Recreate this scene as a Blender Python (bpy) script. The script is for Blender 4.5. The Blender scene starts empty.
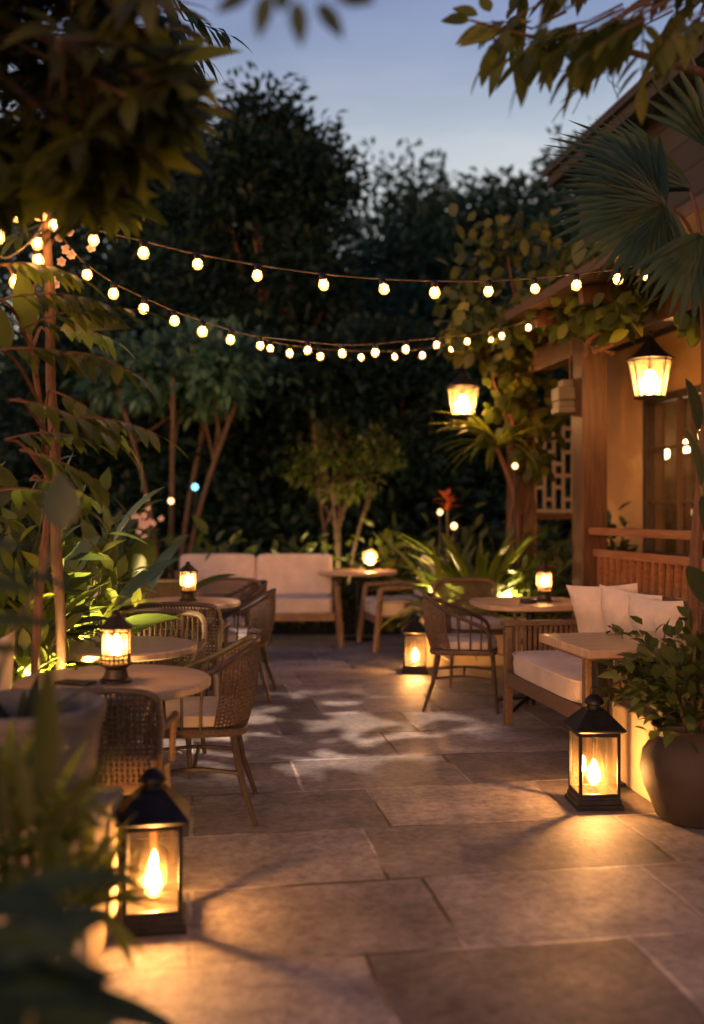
import bpy, math, random
from mathutils import Vector, Matrix
R = math.radians
PI = math.pi
rnd = random.Random(7)
scene = bpy.context.scene
col = scene.collection
V = Vector
F = 1000.0; CX = 352.0; CY = 512.0; CAMZ = 1.35

def at(px, py, Y):
    return V(((px - CX) / F * Y, Y, CAMZ - (py - CY) / F * Y))
def gx(px, Y):
    return (px - CX) / F * Y

# ------------------------------------------------------------------ materials
def new_mat(name):
    m = bpy.data.materials.new(name); m.use_nodes = True
    nt = m.node_tree; nt.nodes.clear()
    out = nt.nodes.new('ShaderNodeOutputMaterial')
    return m, nt, out
def N(nt, t, **kw):
    n = nt.nodes.new(t)
    for k, v in kw.items(): setattr(n, k, v)
    return n
def ramp(nt, fac, stops):
    r = N(nt, 'ShaderNodeValToRGB')
    e = r.color_ramp.elements
    e[0].position, e[0].color = stops[0][0], (*stops[0][1], 1)
    e[1].position, e[1].color = stops[-1][0], (*stops[-1][1], 1)
    for p, c in stops[1:-1]:
        x = e.new(p); x.color = (*c, 1)
    nt.links.new(fac, r.inputs['Fac'])
    return r.outputs['Color']
def noise(nt, scale, detail=4, vec=None, rough=0.6):
    n = N(nt, 'ShaderNodeTexNoise'); n.inputs['Scale'].default_value = scale
    n.inputs['Detail'].default_value = detail; n.inputs['Roughness'].default_value = rough
    if vec is not None: nt.links.new(vec, n.inputs['Vector'])
    return n.outputs['Fac']
def coords(nt, scale=(1, 1, 1), rot=(0, 0, 0)):
    tc = N(nt, 'ShaderNodeTexCoord'); mp = N(nt, 'ShaderNodeMapping')
    mp.inputs['Scale'].default_value = scale; mp.inputs['Rotation'].default_value = rot
    nt.links.new(tc.outputs['Object'], mp.inputs['Vector'])
    return mp.outputs['Vector']
def bump(nt, h, strength, dist, bsdf):
    b = N(nt, 'ShaderNodeBump'); b.inputs['Strength'].default_value = strength
    b.inputs['Distance'].default_value = dist
    nt.links.new(h, b.inputs['Height']); nt.links.new(b.outputs['Normal'], bsdf.inputs['Normal'])
    return b

def mat_noise(name, c1, c2, scale=8, stretch=(1, 1, 1), rough=0.6, metal=0.0, bmp=0.2, bdist=0.004, spec=0.4, c3=None):
    m, nt, out = new_mat(name)
    p = N(nt, 'ShaderNodeBsdfPrincipled')
    v = coords(nt, stretch)
    n = noise(nt, scale, 6, v)
    st = [(0.3, c1), (0.72, c2)] if c3 is None else [(0.28, c1), (0.5, c3), (0.74, c2)]
    nt.links.new(ramp(nt, n, st), p.inputs['Base Color'])
    p.inputs['Roughness'].default_value = rough; p.inputs['Metallic'].default_value = metal
    p.inputs['Specular IOR Level'].default_value = spec
    if bmp: bump(nt, noise(nt, scale * 4, 5, v), bmp, bdist, p)
    nt.links.new(p.outputs[0], out.inputs[0])
    return m

def mat_leaf(name, c1, c2, c3=None, rough=0.45, trans=0.35, spec=0.35):
    m, nt, out = new_mat(name)
    g = N(nt, 'ShaderNodeNewGeometry')
    v = coords(nt)
    nz = noise(nt, 2.2, 3, v)
    ad = N(nt, 'ShaderNodeMath', operation='MULTIPLY_ADD')
    nt.links.new(g.outputs['Random Per Island'], ad.inputs[0]); ad.inputs[1].default_value = 0.7
    nt.links.new(nz, ad.inputs[2])
    sb = N(nt, 'ShaderNodeMath', operation='SUBTRACT'); nt.links.new(ad.outputs[0], sb.inputs[0]); sb.inputs[1].default_value = 0.33
    st = [(0.05, c1), (0.95, c2)] if c3 is None else [(0.05, c1), (0.6, c2), (0.97, c3)]
    cl = ramp(nt, sb.outputs[0], st)
    p = N(nt, 'ShaderNodeBsdfPrincipled'); t = N(nt, 'ShaderNodeBsdfTranslucent'); mx = N(nt, 'ShaderNodeMixShader')
    nt.links.new(cl, p.inputs['Base Color'])
    hs = N(nt, 'ShaderNodeHueSaturation'); hs.inputs['Value'].default_value = 1.7; hs.inputs['Saturation'].default_value = 1.1
    nt.links.new(cl, hs.inputs['Color']); nt.links.new(hs.outputs[0], t.inputs['Color'])
    p.inputs['Roughness'].default_value = rough; p.inputs['Specular IOR Level'].default_value = spec
    bump(nt, noise(nt, 60, 3, v), 0.25, 0.004, p)
    mx.inputs[0].default_value = trans
    nt.links.new(p.outputs[0], mx.inputs[1]); nt.links.new(t.outputs[0], mx.inputs[2]); nt.links.new(mx.outputs[0], out.inputs[0])
    return m

def mat_emit(name, c, s):
    m, nt, out = new_mat(name)
    e = N(nt, 'ShaderNodeEmission'); e.inputs[0].default_value = (*c, 1); e.inputs[1].default_value = s
    nt.links.new(e.outputs[0], out.inputs[0])
    return m

def mat_pane(name, tint=(1, 1, 1), gloss=0.06, haze=0.12, hazec=(0.9, 0.8, 0.65), glow=None):
    m, nt, out = new_mat(name)
    tr = N(nt, 'ShaderNodeBsdfTransparent'); tr.inputs[0].default_value = (*tint, 1)
    gl = N(nt, 'ShaderNodeBsdfGlossy'); gl.inputs['Roughness'].default_value = 0.05
    tl = N(nt, 'ShaderNodeBsdfTranslucent'); tl.inputs[0].default_value = (*hazec, 1)
    a = N(nt, 'ShaderNodeMixShader'); b = N(nt, 'ShaderNodeMixShader')
    a.inputs[0].default_value = haze
    v = coords(nt); mr = N(nt, 'ShaderNodeMapRange')
    nt.links.new(noise(nt, 14, 5, v), mr.inputs[0]); mr.inputs[1].default_value = 0.3; mr.inputs[2].default_value = 0.75
    mr.inputs[3].default_value = haze * 0.5; mr.inputs[4].default_value = haze * 1.6
    nt.links.new(mr.outputs[0], a.inputs[0])
    nt.links.new(tr.outputs[0], a.inputs[1]); nt.links.new(tl.outputs[0], a.inputs[2])
    b.inputs[0].default_value = gloss
    nt.links.new(a.outputs[0], b.inputs[1]); nt.links.new(gl.outputs[0], b.inputs[2])
    last = b
    if glow:
        e = N(nt, 'ShaderNodeEmission'); e.inputs[0].default_value = (*glow[0], 1); e.inputs[1].default_value = glow[1]
        ad = N(nt, 'ShaderNodeAddShader')
        nt.links.new(b.outputs[0], ad.inputs[0]); nt.links.new(e.outputs[0], ad.inputs[1]); last = ad
    nt.links.new(last.outputs[0], out.inputs[0])
    return m

def mat_tiles():
    m, nt, out = new_mat('paving')
    p = N(nt, 'ShaderNodeBsdfPrincipled')
    v = coords(nt, (1, 1, 1), (0, 0, R(-9)))
    # slight wobble so the joints are not ruler straight
    nzc = N(nt, 'ShaderNodeTexNoise'); nzc.inputs['Scale'].default_value = 5; nt.links.new(v, nzc.inputs['Vector'])
    vm = N(nt, 'ShaderNodeVectorMath', operation='MULTIPLY_ADD'); nt.links.new(nzc.outputs['Color'], vm.inputs[0])
    vm.inputs[1].default_value = (0.018, 0.018, 0); nt.links.new(v, vm.inputs[2])
    b = N(nt, 'ShaderNodeTexBrick'); nt.links.new(vm.outputs[0], b.inputs['Vector'])
    b.offset = 0.37; b.squash = 1.35; b.squash_frequency = 3
    b.inputs['Scale'].default_value = 1.0; b.inputs['Brick Width'].default_value = 0.84; b.inputs['Row Height'].default_value = 0.6
    b.inputs['Mortar Size'].default_value = 0.009; b.inputs['Mortar Smooth'].default_value = 0.35
    b.inputs['Color1'].default_value = (0.185, 0.174, 0.17, 1); b.inputs['Color2'].default_value = (0.45, 0.425, 0.41, 1)
    b.inputs['Mortar'].default_value = (0.50, 0.46, 0.40, 1); b.inputs['Bias'].default_value = -0.1
    n1 = noise(nt, 2.3, 8, v, 0.65); n2 = noise(nt, 22, 6, v, 0.7)
    jm = N(nt, 'ShaderNodeMapRange'); nt.links.new(noise(nt, 1.7, 3, v), jm.inputs[0]); jm.inputs[1].default_value = .35; jm.inputs[2].default_value = .65; jm.inputs[3].default_value = .0065; jm.inputs[4].default_value = .015
    nt.links.new(jm.outputs[0], b.inputs['Mortar Size'])
    jc = ramp(nt, noise(nt, 1.1, 2, v), [(.42, (.07, .06, .055)), (.58, (.62, .58, .53))]); nt.links.new(jc, b.inputs['Mortar'])
    mott = ramp(nt, n1, [(0.28, (0.42, 0.39, 0.39)), (0.48, (0.88, 0.85, 0.83)), (0.72, (1.4, 1.33, 1.24))])
    m1 = N(nt, 'ShaderNodeMix', data_type='RGBA', blend_type='MULTIPLY'); m1.inputs[0].default_value = 1
    nt.links.new(b.outputs['Color'], m1.inputs[6]); nt.links.new(mott, m1.inputs[7])
    sp = ramp(nt, n2, [(0.32, (0.55, 0.53, 0.53)), (0.6, (1.1, 1.08, 1.06))])
    m2 = N(nt, 'ShaderNodeMix', data_type='RGBA', blend_type='MULTIPLY'); m2.inputs[0].default_value = 1
    nt.links.new(m1.outputs[2], m2.inputs[6]); nt.links.new(sp, m2.inputs[7])
    nt.links.new(m2.outputs[2], p.inputs['Base Color'])
    rr = N(nt, 'ShaderNodeMapRange'); nt.links.new(n1, rr.inputs[0]); rr.inputs[1].default_value = 0.3; rr.inputs[2].default_value = 0.7
    rr.inputs[3].default_value = 0.62; rr.inputs[4].default_value = 0.40
    nt.links.new(rr.outputs[0], p.inputs['Roughness']); p.inputs['Specular IOR Level'].default_value = 0.36
    mm = N(nt, 'ShaderNodeMath', operation='MULTIPLY_ADD'); nt.links.new(b.outputs['Fac'], mm.inputs[0]); mm.inputs[1].default_value = -0.6
    n3 = noise(nt, 9, 10, v, 0.78); nt.links.new(n3, mm.inputs[2])
    bump(nt, mm.outputs[0], 0.75, 0.016, p)
    nt.links.new(p.outputs[0], out.inputs[0])
    return m

def mat_brick(name, c1, c2, mort, bw, rh, ms, rough=0.8, rot=(0, 0, 0)):
    m, nt, out = new_mat(name)
    p = N(nt, 'ShaderNodeBsdfPrincipled'); v = coords(nt, (1, 1, 1), rot)
    b = N(nt, 'ShaderNodeTexBrick'); nt.links.new(v, b.inputs['Vector'])
    b.inputs['Scale'].default_value = 1; b.inputs['Brick Width'].default_value = bw; b.inputs['Row Height'].default_value = rh
    b.inputs['Mortar Size'].default_value = ms
    b.inputs['Color1'].default_value = (*c1, 1); b.inputs['Color2'].default_value = (*c2, 1); b.inputs['Mortar'].default_value = (*mort, 1)
    nt.links.new(b.outputs['Color'], p.inputs['Base Color']); p.inputs['Roughness'].default_value = rough
    mm = N(nt, 'ShaderNodeMath', operation='MULTIPLY_ADD'); nt.links.new(b.outputs['Fac'], mm.inputs[0]); mm.inputs[1].default_value = -0.8
    nt.links.new(noise(nt, 30, 5, v), mm.inputs[2]); bump(nt, mm.outputs[0], 0.4, 0.01, p)
    nt.links.new(p.outputs[0], out.inputs[0])
    return m

WARM = (1.0, 0.48, 0.16)
M = {}
M['tiles'] = mat_tiles()
M['soil'] = mat_noise('soil', (0.012, 0.010, 0.007), (0.035, 0.03, 0.018), 6, rough=0.95, bmp=0.8, bdist=0.05)
M['wicker'] = mat_noise('wicker', (0.055, 0.034, 0.020), (0.16, 0.10, 0.06), 60, rough=0.55, bmp=0.5, bdist=0.003)
M['frame'] = mat_noise('chair_wood', (0.075, 0.045, 0.026), (0.17, 0.105, 0.06), 14, (1, 1, 6), rough=0.45, bmp=0.2)
M['dkframe'] = mat_noise('dark_frame', (0.030, 0.022, 0.016), (0.07, 0.045, 0.03), 20, rough=0.45, bmp=0.2)
M['teak'] = mat_noise('teak', (0.12, 0.068, 0.034), (0.27, 0.165, 0.09), 9, (1, 7, 1), rough=0.5, bmp=0.25)
M['table'] = mat_noise('table_top', (0.28, 0.19, 0.12), (0.50, 0.37, 0.25), 5, (1.2, 9, 1), rough=0.42, bmp=0.18, bdist=0.002, c3=(0.38, 0.27, 0.175))
M['cushion'] = mat_noise('cushion', (0.44, 0.37, 0.31), (0.58, 0.49, 0.42), 7, rough=0.9, bmp=0.6, bdist=0.014, spec=0.15)
M['pillow'] = mat_noise('pillow', (0.50, 0.42, 0.35), (0.64, 0.55, 0.47), 5, rough=0.92, bmp=0.5, bdist=0.02, spec=0.12)
M['metal'] = mat_noise('black_metal', (0.012, 0.012, 0.013), (0.035, 0.033, 0.032), 18, rough=0.42, metal=0.6, bmp=0.15, bdist=0.002)
M['bronze'] = mat_noise('bronze_metal', (0.035, 0.024, 0.014), (0.09, 0.06, 0.032), 25, rough=0.4, metal=0.7, bmp=0.2, bdist=0.002)
M['pane'] = mat_pane('lantern_glass', (1, 0.97, 0.92), 0.05, 0.018, (0.95, 0.75, 0.45))
M['glowglass'] = mat_pane('glowing_glass', (1, 0.94, 0.82), 0.03, 0.05, (0.95, 0.72, 0.42), glow=((1, 0.48, 0.13), 1.3))
M['pane2'] = mat_pane('table_lantern_glass', (1, 0.95, 0.86), 0.05, 0.08, (0.95, 0.72, 0.42))
M['frost'] = mat_pane('frosted_glass', (1, 0.93, 0.8), 0.04, 0.10, (0.95, 0.72, 0.42))
M['winglass'] = mat_pane('window_glass', (0.85, 0.85, 0.85), 0.16, 0.03)
M['flame'] = mat_emit('flame', WARM, 1500)
M['tflame'] = mat_emit('table_flame', WARM, 220)
M['hflame'] = mat_emit('hanging_bulb', WARM, 330)
M['bulb'] = mat_emit('bulb_core', (1.0, 0.50, 0.17), 190)
M['bulbglass'] = mat_pane('bulb_glass', (1, 0.9, 0.72), 0.04, 0.07, (1, 0.8, 0.5), glow=((1, 0.42, 0.09), 0.8))
M['room'] = mat_emit('room_lamp', (1, 0.62, 0.28), 26)
M['cyan'] = mat_emit('cool_lamp', (0.2, 0.7, 1.0), 4)
M['pathlamp'] = mat_emit('path_lamp', (1, 0.55, 0.22), 5)
M['up'] = mat_emit('uplight_lens', (1.0, 0.66, 0.24), 10500)
M['cable'] = mat_noise('cable', (0.05, 0.035, 0.02), (0.10, 0.07, 0.04), 30, rough=0.6, bmp=0)
M['wax'] = mat_noise('wax', (0.75, 0.66, 0.5), (0.85, 0.78, 0.62), 10, rough=0.5, bmp=0.1)
M['stone'] = mat_noise('stone_pot', (0.085, 0.078, 0.072), (0.17, 0.155, 0.14), 9, rough=0.85, bmp=0.6, bdist=0.01)
M['clay'] = mat_noise('clay_pot', (0.02, 0.014, 0.011), (0.040, 0.028, 0.022), 6, rough=0.7, bmp=0.4, bdist=0.008)
M['limewall'] = mat_noise('planter_stone', (0.33, 0.26, 0.17), (0.50, 0.41, 0.29), 3.5, rough=0.85, bmp=0.5, bdist=0.012)
M['plaster'] = mat_noise('plaster', (0.42, 0.24, 0.095), (0.58, 0.35, 0.15), 2.2, rough=0.9, bmp=0.4, bdist=0.01)
M['postwood'] = mat_noise('post_wood', (0.038, 0.017, 0.008), (0.10, 0.045, 0.020), 7, (6, 6, 0.6), rough=0.5, bmp=0.35, bdist=0.006)
M['railwood'] = mat_noise('rail_wood', (0.15, 0.055, 0.022), (0.30, 0.125, 0.052), 7, (6, 0.6, 6), rough=0.45, bmp=0.3, bdist=0.005)
M['winframe'] = mat_noise('window_frame', (0.03, 0.022, 0.016), (0.07, 0.05, 0.034), 10, rough=0.4, bmp=0.15)
M['shingle'] = mat_brick('shingles', (0.02, 0.021, 0.023), (0.042, 0.043, 0.046), (0.008, 0.008, 0.008), 0.25, 0.18, 0.008, rot=(R(90), 0, R(90)))
M['screen'] = mat_noise('screen_white', (0.22, 0.19, 0.165), (0.32, 0.28, 0.24), 8, rough=0.7, bmp=0.2)
M['greybox'] = mat_noise('grey_box', (0.04, 0.033, 0.026), (0.08, 0.065, 0.05), 12, rough=0.6, bmp=0.2)
M['bark'] = mat_noise('bark', (0.05, 0.034, 0.022), (0.15, 0.105, 0.07), 14, (4, 4, 0.8), rough=0.85, bmp=0.9, bdist=0.02)
M['barkred'] = mat_noise('bark_red', (0.075, 0.035, 0.018), (0.17, 0.085, 0.045), 16, (5, 5, 0.7), rough=0.7, bmp=0.7, bdist=0.01)
M['stem'] = mat_noise('green_stem', (0.05, 0.05, 0.015), (0.12, 0.11, 0.04), 10, rough=0.6, bmp=0.3)
M['petal'] = mat_leaf('petal', (0.45, 0.33, 0.30), (0.62, 0.5, 0.46), rough=0.6, trans=0.4)
M['redpetal'] = mat_leaf('red_petal', (0.35, 0.05, 0.015), (0.6, 0.16, 0.03), rough=0.5, trans=0.3)
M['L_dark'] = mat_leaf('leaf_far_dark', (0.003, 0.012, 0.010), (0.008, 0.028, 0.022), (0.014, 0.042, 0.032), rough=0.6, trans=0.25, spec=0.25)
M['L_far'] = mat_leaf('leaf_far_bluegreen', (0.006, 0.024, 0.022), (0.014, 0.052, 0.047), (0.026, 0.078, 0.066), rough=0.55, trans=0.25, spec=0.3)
M['L_mid'] = mat_leaf('leaf_mid', (0.022, 0.036, 0.012), (0.06, 0.085, 0.025), (0.10, 0.12, 0.035))
M['L_blue'] = mat_leaf('leaf_blue_green', (0.025, 0.07, 0.05), (0.06, 0.14, 0.10), (0.11, 0.20, 0.13))
M['L_olive'] = mat_leaf('leaf_olive', (0.026, 0.038, 0.008), (0.060, 0.082, 0.015), (0.105, 0.125, 0.024), trans=0.45)
M['L_lime'] = mat_leaf('leaf_lime', (0.07, 0.10, 0.018), (0.15, 0.18, 0.03), (0.24, 0.24, 0.05), trans=0.45)
M['L_big'] = mat_leaf('leaf_broad', (0.035, 0.06, 0.016), (0.075, 0.115, 0.03), (0.11, 0.14, 0.04), rough=0.35, trans=0.35)
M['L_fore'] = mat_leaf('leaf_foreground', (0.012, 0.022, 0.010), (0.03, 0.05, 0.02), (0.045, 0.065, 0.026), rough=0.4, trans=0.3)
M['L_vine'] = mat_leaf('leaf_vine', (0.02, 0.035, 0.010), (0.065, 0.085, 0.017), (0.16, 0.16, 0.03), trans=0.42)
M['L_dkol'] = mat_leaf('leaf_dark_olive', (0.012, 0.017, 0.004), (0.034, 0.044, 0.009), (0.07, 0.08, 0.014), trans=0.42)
M['L_palm'] = mat_leaf('leaf_palm', (0.008, 0.020, 0.012), (0.020, 0.045, 0.024), (0.055, 0.075, 0.020), rough=0.35, trans=0.3)

# ------------------------------------------------------------------ mesh builder
def catmull(pts, n=6):
    pts = [V(p) for p in pts]
    if len(pts) < 3: return pts
    out = []
    P = [pts[0] * 2 - pts[1]] + pts + [pts[-1] * 2 - pts[-2]]
    for i in range(1, len(P) - 2):
        a, b, c, d = P[i - 1], P[i], P[i + 1], P[i + 2]
        for k in range(n):
            t = k / n
            out.append(0.5 * ((2 * b) + (c - a) * t + (2 * a - 5 * b + 4 * c - d) * t * t + (3 * b - a - 3 * c + d) * t ** 3))
    out.append(pts[-1])
    return out

def prof(t, shape):
    if shape == 'ov': return max(0.0, math.sin(PI * min(1, t ** 0.8))) ** 0.85
    if shape == 'lance': return max(0.0, math.sin(PI * min(1, t ** 0.65)))
    if shape == 'strap': return min(1, 0.45 + t * 3.0) * (1 - t ** 3.2)
    if shape == 'pad': return max(0.0, math.sin(PI * min(1, t ** 0.9))) ** 0.6
    return 1

class MB:
    def __init__(s): s.v = []; s.f = []
    def tube(s, pts, r, seg=8, cap=True, flat=1.0):
        pts = [V(p) for p in pts]; n = len(pts); b0 = len(s.v)
        rs = r if isinstance(r, (list, tuple)) else [r] * n
        if len(rs) != n:
            rs = [rs[0] + (rs[-1] - rs[0]) * i / (n - 1) for i in range(n)]
        T0 = (pts[1] - pts[0]).normalized()
        up = V((0, 0, 1)) if abs(T0.z) < 0.9 else V((0, 1, 0))
        nrm = (up - T0 * up.dot(T0)).normalized()
        for i, p in enumerate(pts):
            T = (pts[min(i + 1, n - 1)] - pts[max(i - 1, 0)])
            if T.length < 1e-9: T = T0
            T.normalize()
            nrm = nrm - T * nrm.dot(T)
            if nrm.length < 1e-6: nrm = T.orthogonal()
            nrm.normalize(); bn = T.cross(nrm)
            for k in range(seg):
                a = 2 * PI * k / seg
                s.v.append(p + nrm * math.cos(a) * rs[i] + bn * math.sin(a) * rs[i] * flat)
        for i in range(n - 1):
            for k in range(seg):
                k2 = (k + 1) % seg
                s.f.append((b0 + i * seg + k, b0 + i * seg + k2, b0 + (i + 1) * seg + k2, b0 + (i + 1) * seg + k))
        if cap:
            s.f.append(tuple(b0 + k for k in reversed(range(seg))))
            s.f.append(tuple(b0 + (n - 1) * seg + k for k in range(seg)))
    def box(s, c, size, rz=0.0, mat=None):
        c = V(c); hx, hy, hz = size[0] / 2, size[1] / 2, size[2] / 2
        b0 = len(s.v); m = Matrix.Rotation(rz, 3, 'Z') if mat is None else mat
        for z in (-hz, hz):
            for x, y in ((-hx, -hy), (hx, -hy), (hx, hy), (-hx, hy)):
                s.v.append(c + m @ V((x, y, z)))
        for f in ((0, 3, 2, 1), (4, 5, 6, 7), (0, 1, 5, 4), (1, 2, 6, 5), (2, 3, 7, 6), (3, 0, 4, 7)):
            s.f.append(tuple(b0 + i for i in f))
    def bar(s, a, b, w, h=None):
        a, b = V(a), V(b); d = (b - a); L = d.length; q = d.to_track_quat('X', 'Z').to_matrix()
        s.box((a + b) / 2, (L, w, h or w), mat=q)
    def lathe(s, prof_, seg=24, c=(0, 0, 0), rot=0.0, sx=1.0, sy=1.0, capb=True, capt=True):
        b0 = len(s.v); c = V(c); n = len(prof_)
        for r, z in prof_:
            for k in range(seg):
                a = 2 * PI * k / seg + rot
                s.v.append(c + V((r * math.cos(a) * sx, r * math.sin(a) * sy, z)))
        for i in range(n - 1):
            for k in range(seg):
                k2 = (k + 1) % seg
                s.f.append((b0 + i * seg + k, b0 + i * seg + k2, b0 + (i + 1) * seg + k2, b0 + (i + 1) * seg + k))
        if capb: s.f.append(tuple(b0 + k for k in reversed(range(seg))))
        if capt: s.f.append(tuple(b0 + (n - 1) * seg + k for k in range(seg)))
    def sq(s, prof_, c=(0, 0, 0), rot=0.0):     # square section: half-width, z
        s.lathe([(r * math.sqrt(2), z) for r, z in prof_], 4, c, PI / 4 + rot)
    def superbox(s, c, size, e=0.3, nu=20, nv=10, mat=None, puff=0.0):
        b0 = len(s.v); c = V(c); m = mat or Matrix.Identity(3)
        pw = lambda x: math.copysign(abs(x) ** e, x)
        for j in range(nv + 1):
            ph = -PI / 2 + PI * j / nv
            for i in range(nu):
                th = 2 * PI * i / nu
                x = pw(math.cos(ph)) * pw(math.cos(th)); y = pw(math.cos(ph)) * pw(math.sin(th)); z = pw(math.sin(ph))
                z *= 1 + puff * (1 - x * x) * (1 - y * y)
                s.v.append(c + m @ V((x * size[0] / 2, y * size[1] / 2, z * size[2] / 2)))
        for j in range(nv):
            for i in range(nu):
                i2 = (i + 1) % nu
                s.f.append((b0 + j * nu + i, b0 + j * nu + i2, b0 + (j + 1) * nu + i2, b0 + (j + 1) * nu + i))
    def piping(s, c, size, e=.28, mat=None, r=.006, dz=0.0):
        m = mat or Matrix.Identity(3); pw = lambda x: math.copysign(abs(x) ** e, x); c = V(c)
        s.tube([c + m @ V((pw(math.cos(2 * PI * k / 48)) * size[0] / 2 * 1.0, pw(math.sin(2 * PI * k / 48)) * size[1] / 2, dz)) for k in range(49)], r, 5, False)
    def pillow(s, c, w, h, t, mat, n=12, seed=0):
        r = random.Random(seed); c = V(c)
        ph = [r.uniform(0, 6) for _ in range(6)]
        for side in (1, -1):
            b0 = len(s.v)
            for j in range(n + 1):
                for i in range(n + 1):
                    u = -1 + 2 * i / n; v = -1 + 2 * j / n
                    k = (max(0, 1 - u ** 2) * max(0, 1 - v ** 2)) ** 0.5
                    wr = 0.16 * math.sin(5 * u + 3 * v + ph[0]) * math.sin(2.3 * v - 4 * u + ph[1]) + 0.06 * math.sin(9 * u * v + ph[2])
                    x = u * w / 2 * (1 - 0.08 * (1 - v * v)); z = v * h / 2 * (1 - 0.08 * (1 - u * u))
                    s.v.append(c + mat @ V((x, side * t / 2 * k * (1 + wr), z)))
            for j in range(n):
                for i in range(n):
                    q = (b0 + j * (n + 1) + i, b0 + j * (n + 1) + i + 1, b0 + (j + 1) * (n + 1) + i + 1, b0 + (j + 1) * (n + 1) + i)
                    s.f.append(q if side < 0 else tuple(reversed(q)))
    def leaf(s, p, d, n, L, W, droop=0.3, fold=0.2, nseg=3, shape='ov', twist=0.0):
        p = V(p); d = V(d).normalized(); n = V(n)
        sd = d.cross(n)
        if sd.length < 1e-5: sd = d.orthogonal()
        sd.normalize(); n = sd.cross(d)
        b0 = len(s.v); st = L / nseg; pos = p.copy()
        for i in range(nseg + 1):
            t = i / nseg
            w = max(W * 0.5 * prof(t, shape), W * 0.02)
            s.v.append(pos - sd * w + n * w * fold); s.v.append(pos.copy()); s.v.append(pos + sd * w + n * w * fold)
            d = (d + V((0, 0, -droop / nseg))).normalized(); n = sd.cross(d)
            pos = pos + d * st
        for i in range(nseg):
            a = b0 + 3 * i
            s.f.append((a, a + 1, a + 4, a + 3)); s.f.append((a + 1, a + 2, a + 5, a + 4))
    def sliver(s, p, d, n, L, W):              # cheap far leaf: one folded kite
        p = V(p); d = V(d).normalized(); sd = d.cross(V(n))
        if sd.length < 1e-5: sd = d.orthogonal()
        sd.normalize(); n2 = sd.cross(d); b0 = len(s.v)
        s.v += [p, p + d * L * 0.45 - sd * W / 2 + n2 * W * 0.12, p + d * L - V((0, 0, L * 0.15)), p + d * L * 0.45 + sd * W / 2 + n2 * W * 0.12]
        s.f += [(b0, b0 + 1, b0 + 2), (b0, b0 + 2, b0 + 3)]
    def build(s, name, mat, parent=None, smooth=True, bev=0.0, ang=38):
        me = bpy.data.meshes.new(name)
        me.from_pydata([tuple(v) for v in s.v], [], s.f); me.update()
        if smooth:
            me.polygons.foreach_set('use_smooth', [True] * len(me.polygons))
            if ang: me.set_sharp_from_angle(angle=R(ang))
        me.materials.append(mat)
        o = bpy.data.objects.new(name, me); col.objects.link(o)
        if parent is not None: o.parent = parent
        if bev:
            b = o.modifiers.new('bevel', 'BEVEL'); b.width = bev; b.segments = 2; b.limit_method = 'ANGLE'
        return o

def tag(o, label=None, cat=None, group=None, kind=None):
    if label: o['label'] = label
    if cat: o['category'] = cat
    if group: o['group'] = group
    if kind: o['kind'] = kind
    return o
def thing(name, label, cat, loc=(0, 0, 0), rz=0.0, group=None):
    o = bpy.data.objects.new(name, None); col.objects.link(o)
    o.location = loc; o.rotation_euler = (0, 0, rz); o.empty_display_size = 0.1
    return tag(o, label, cat, group)
def copy_tree(o, parent=None):
    c = o.copy(); col.objects.link(c); c.parent = parent
    for ch in list(o.children): copy_tree(ch, c)
    return c
def place(proto, used, loc, rz, label):
    """first call moves the source itself, later calls copy it"""
    o = proto if not used else copy_tree(proto)
    used.append(1)
    o.location = loc; o.rotation_euler = (0, 0, rz); o['label'] = label
    return o

def rvec(r=rnd):
    while True:
        v = V((r.uniform(-1, 1), r.uniform(-1, 1), r.uniform(-1, 1)))
        if 0.05 < v.length < 1: return v.normalized()

# ------------------------------------------------------------------ ground
mb = MB(); mb.v = [V((-70, -12, 0)), V((70, -12, 0)), V((70, 150, 0)), V((-70, 150, 0))]; mb.f = [(0, 1, 2, 3)]
g = mb.build('garden_ground', M['soil'], smooth=False); tag(g, kind='structure')
mb = MB()
mb.v = [V((-2.6, -4, 0.006)), V((5.5, -4, 0.006)), V((5.5, 10.95, 0.006)), V((-2.6, 10.95, 0.006))]; mb.f = [(0, 1, 2, 3)]
g = mb.build('patio', M['tiles'], smooth=False); tag(g, kind='structure')
FZ = 0.006

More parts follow.
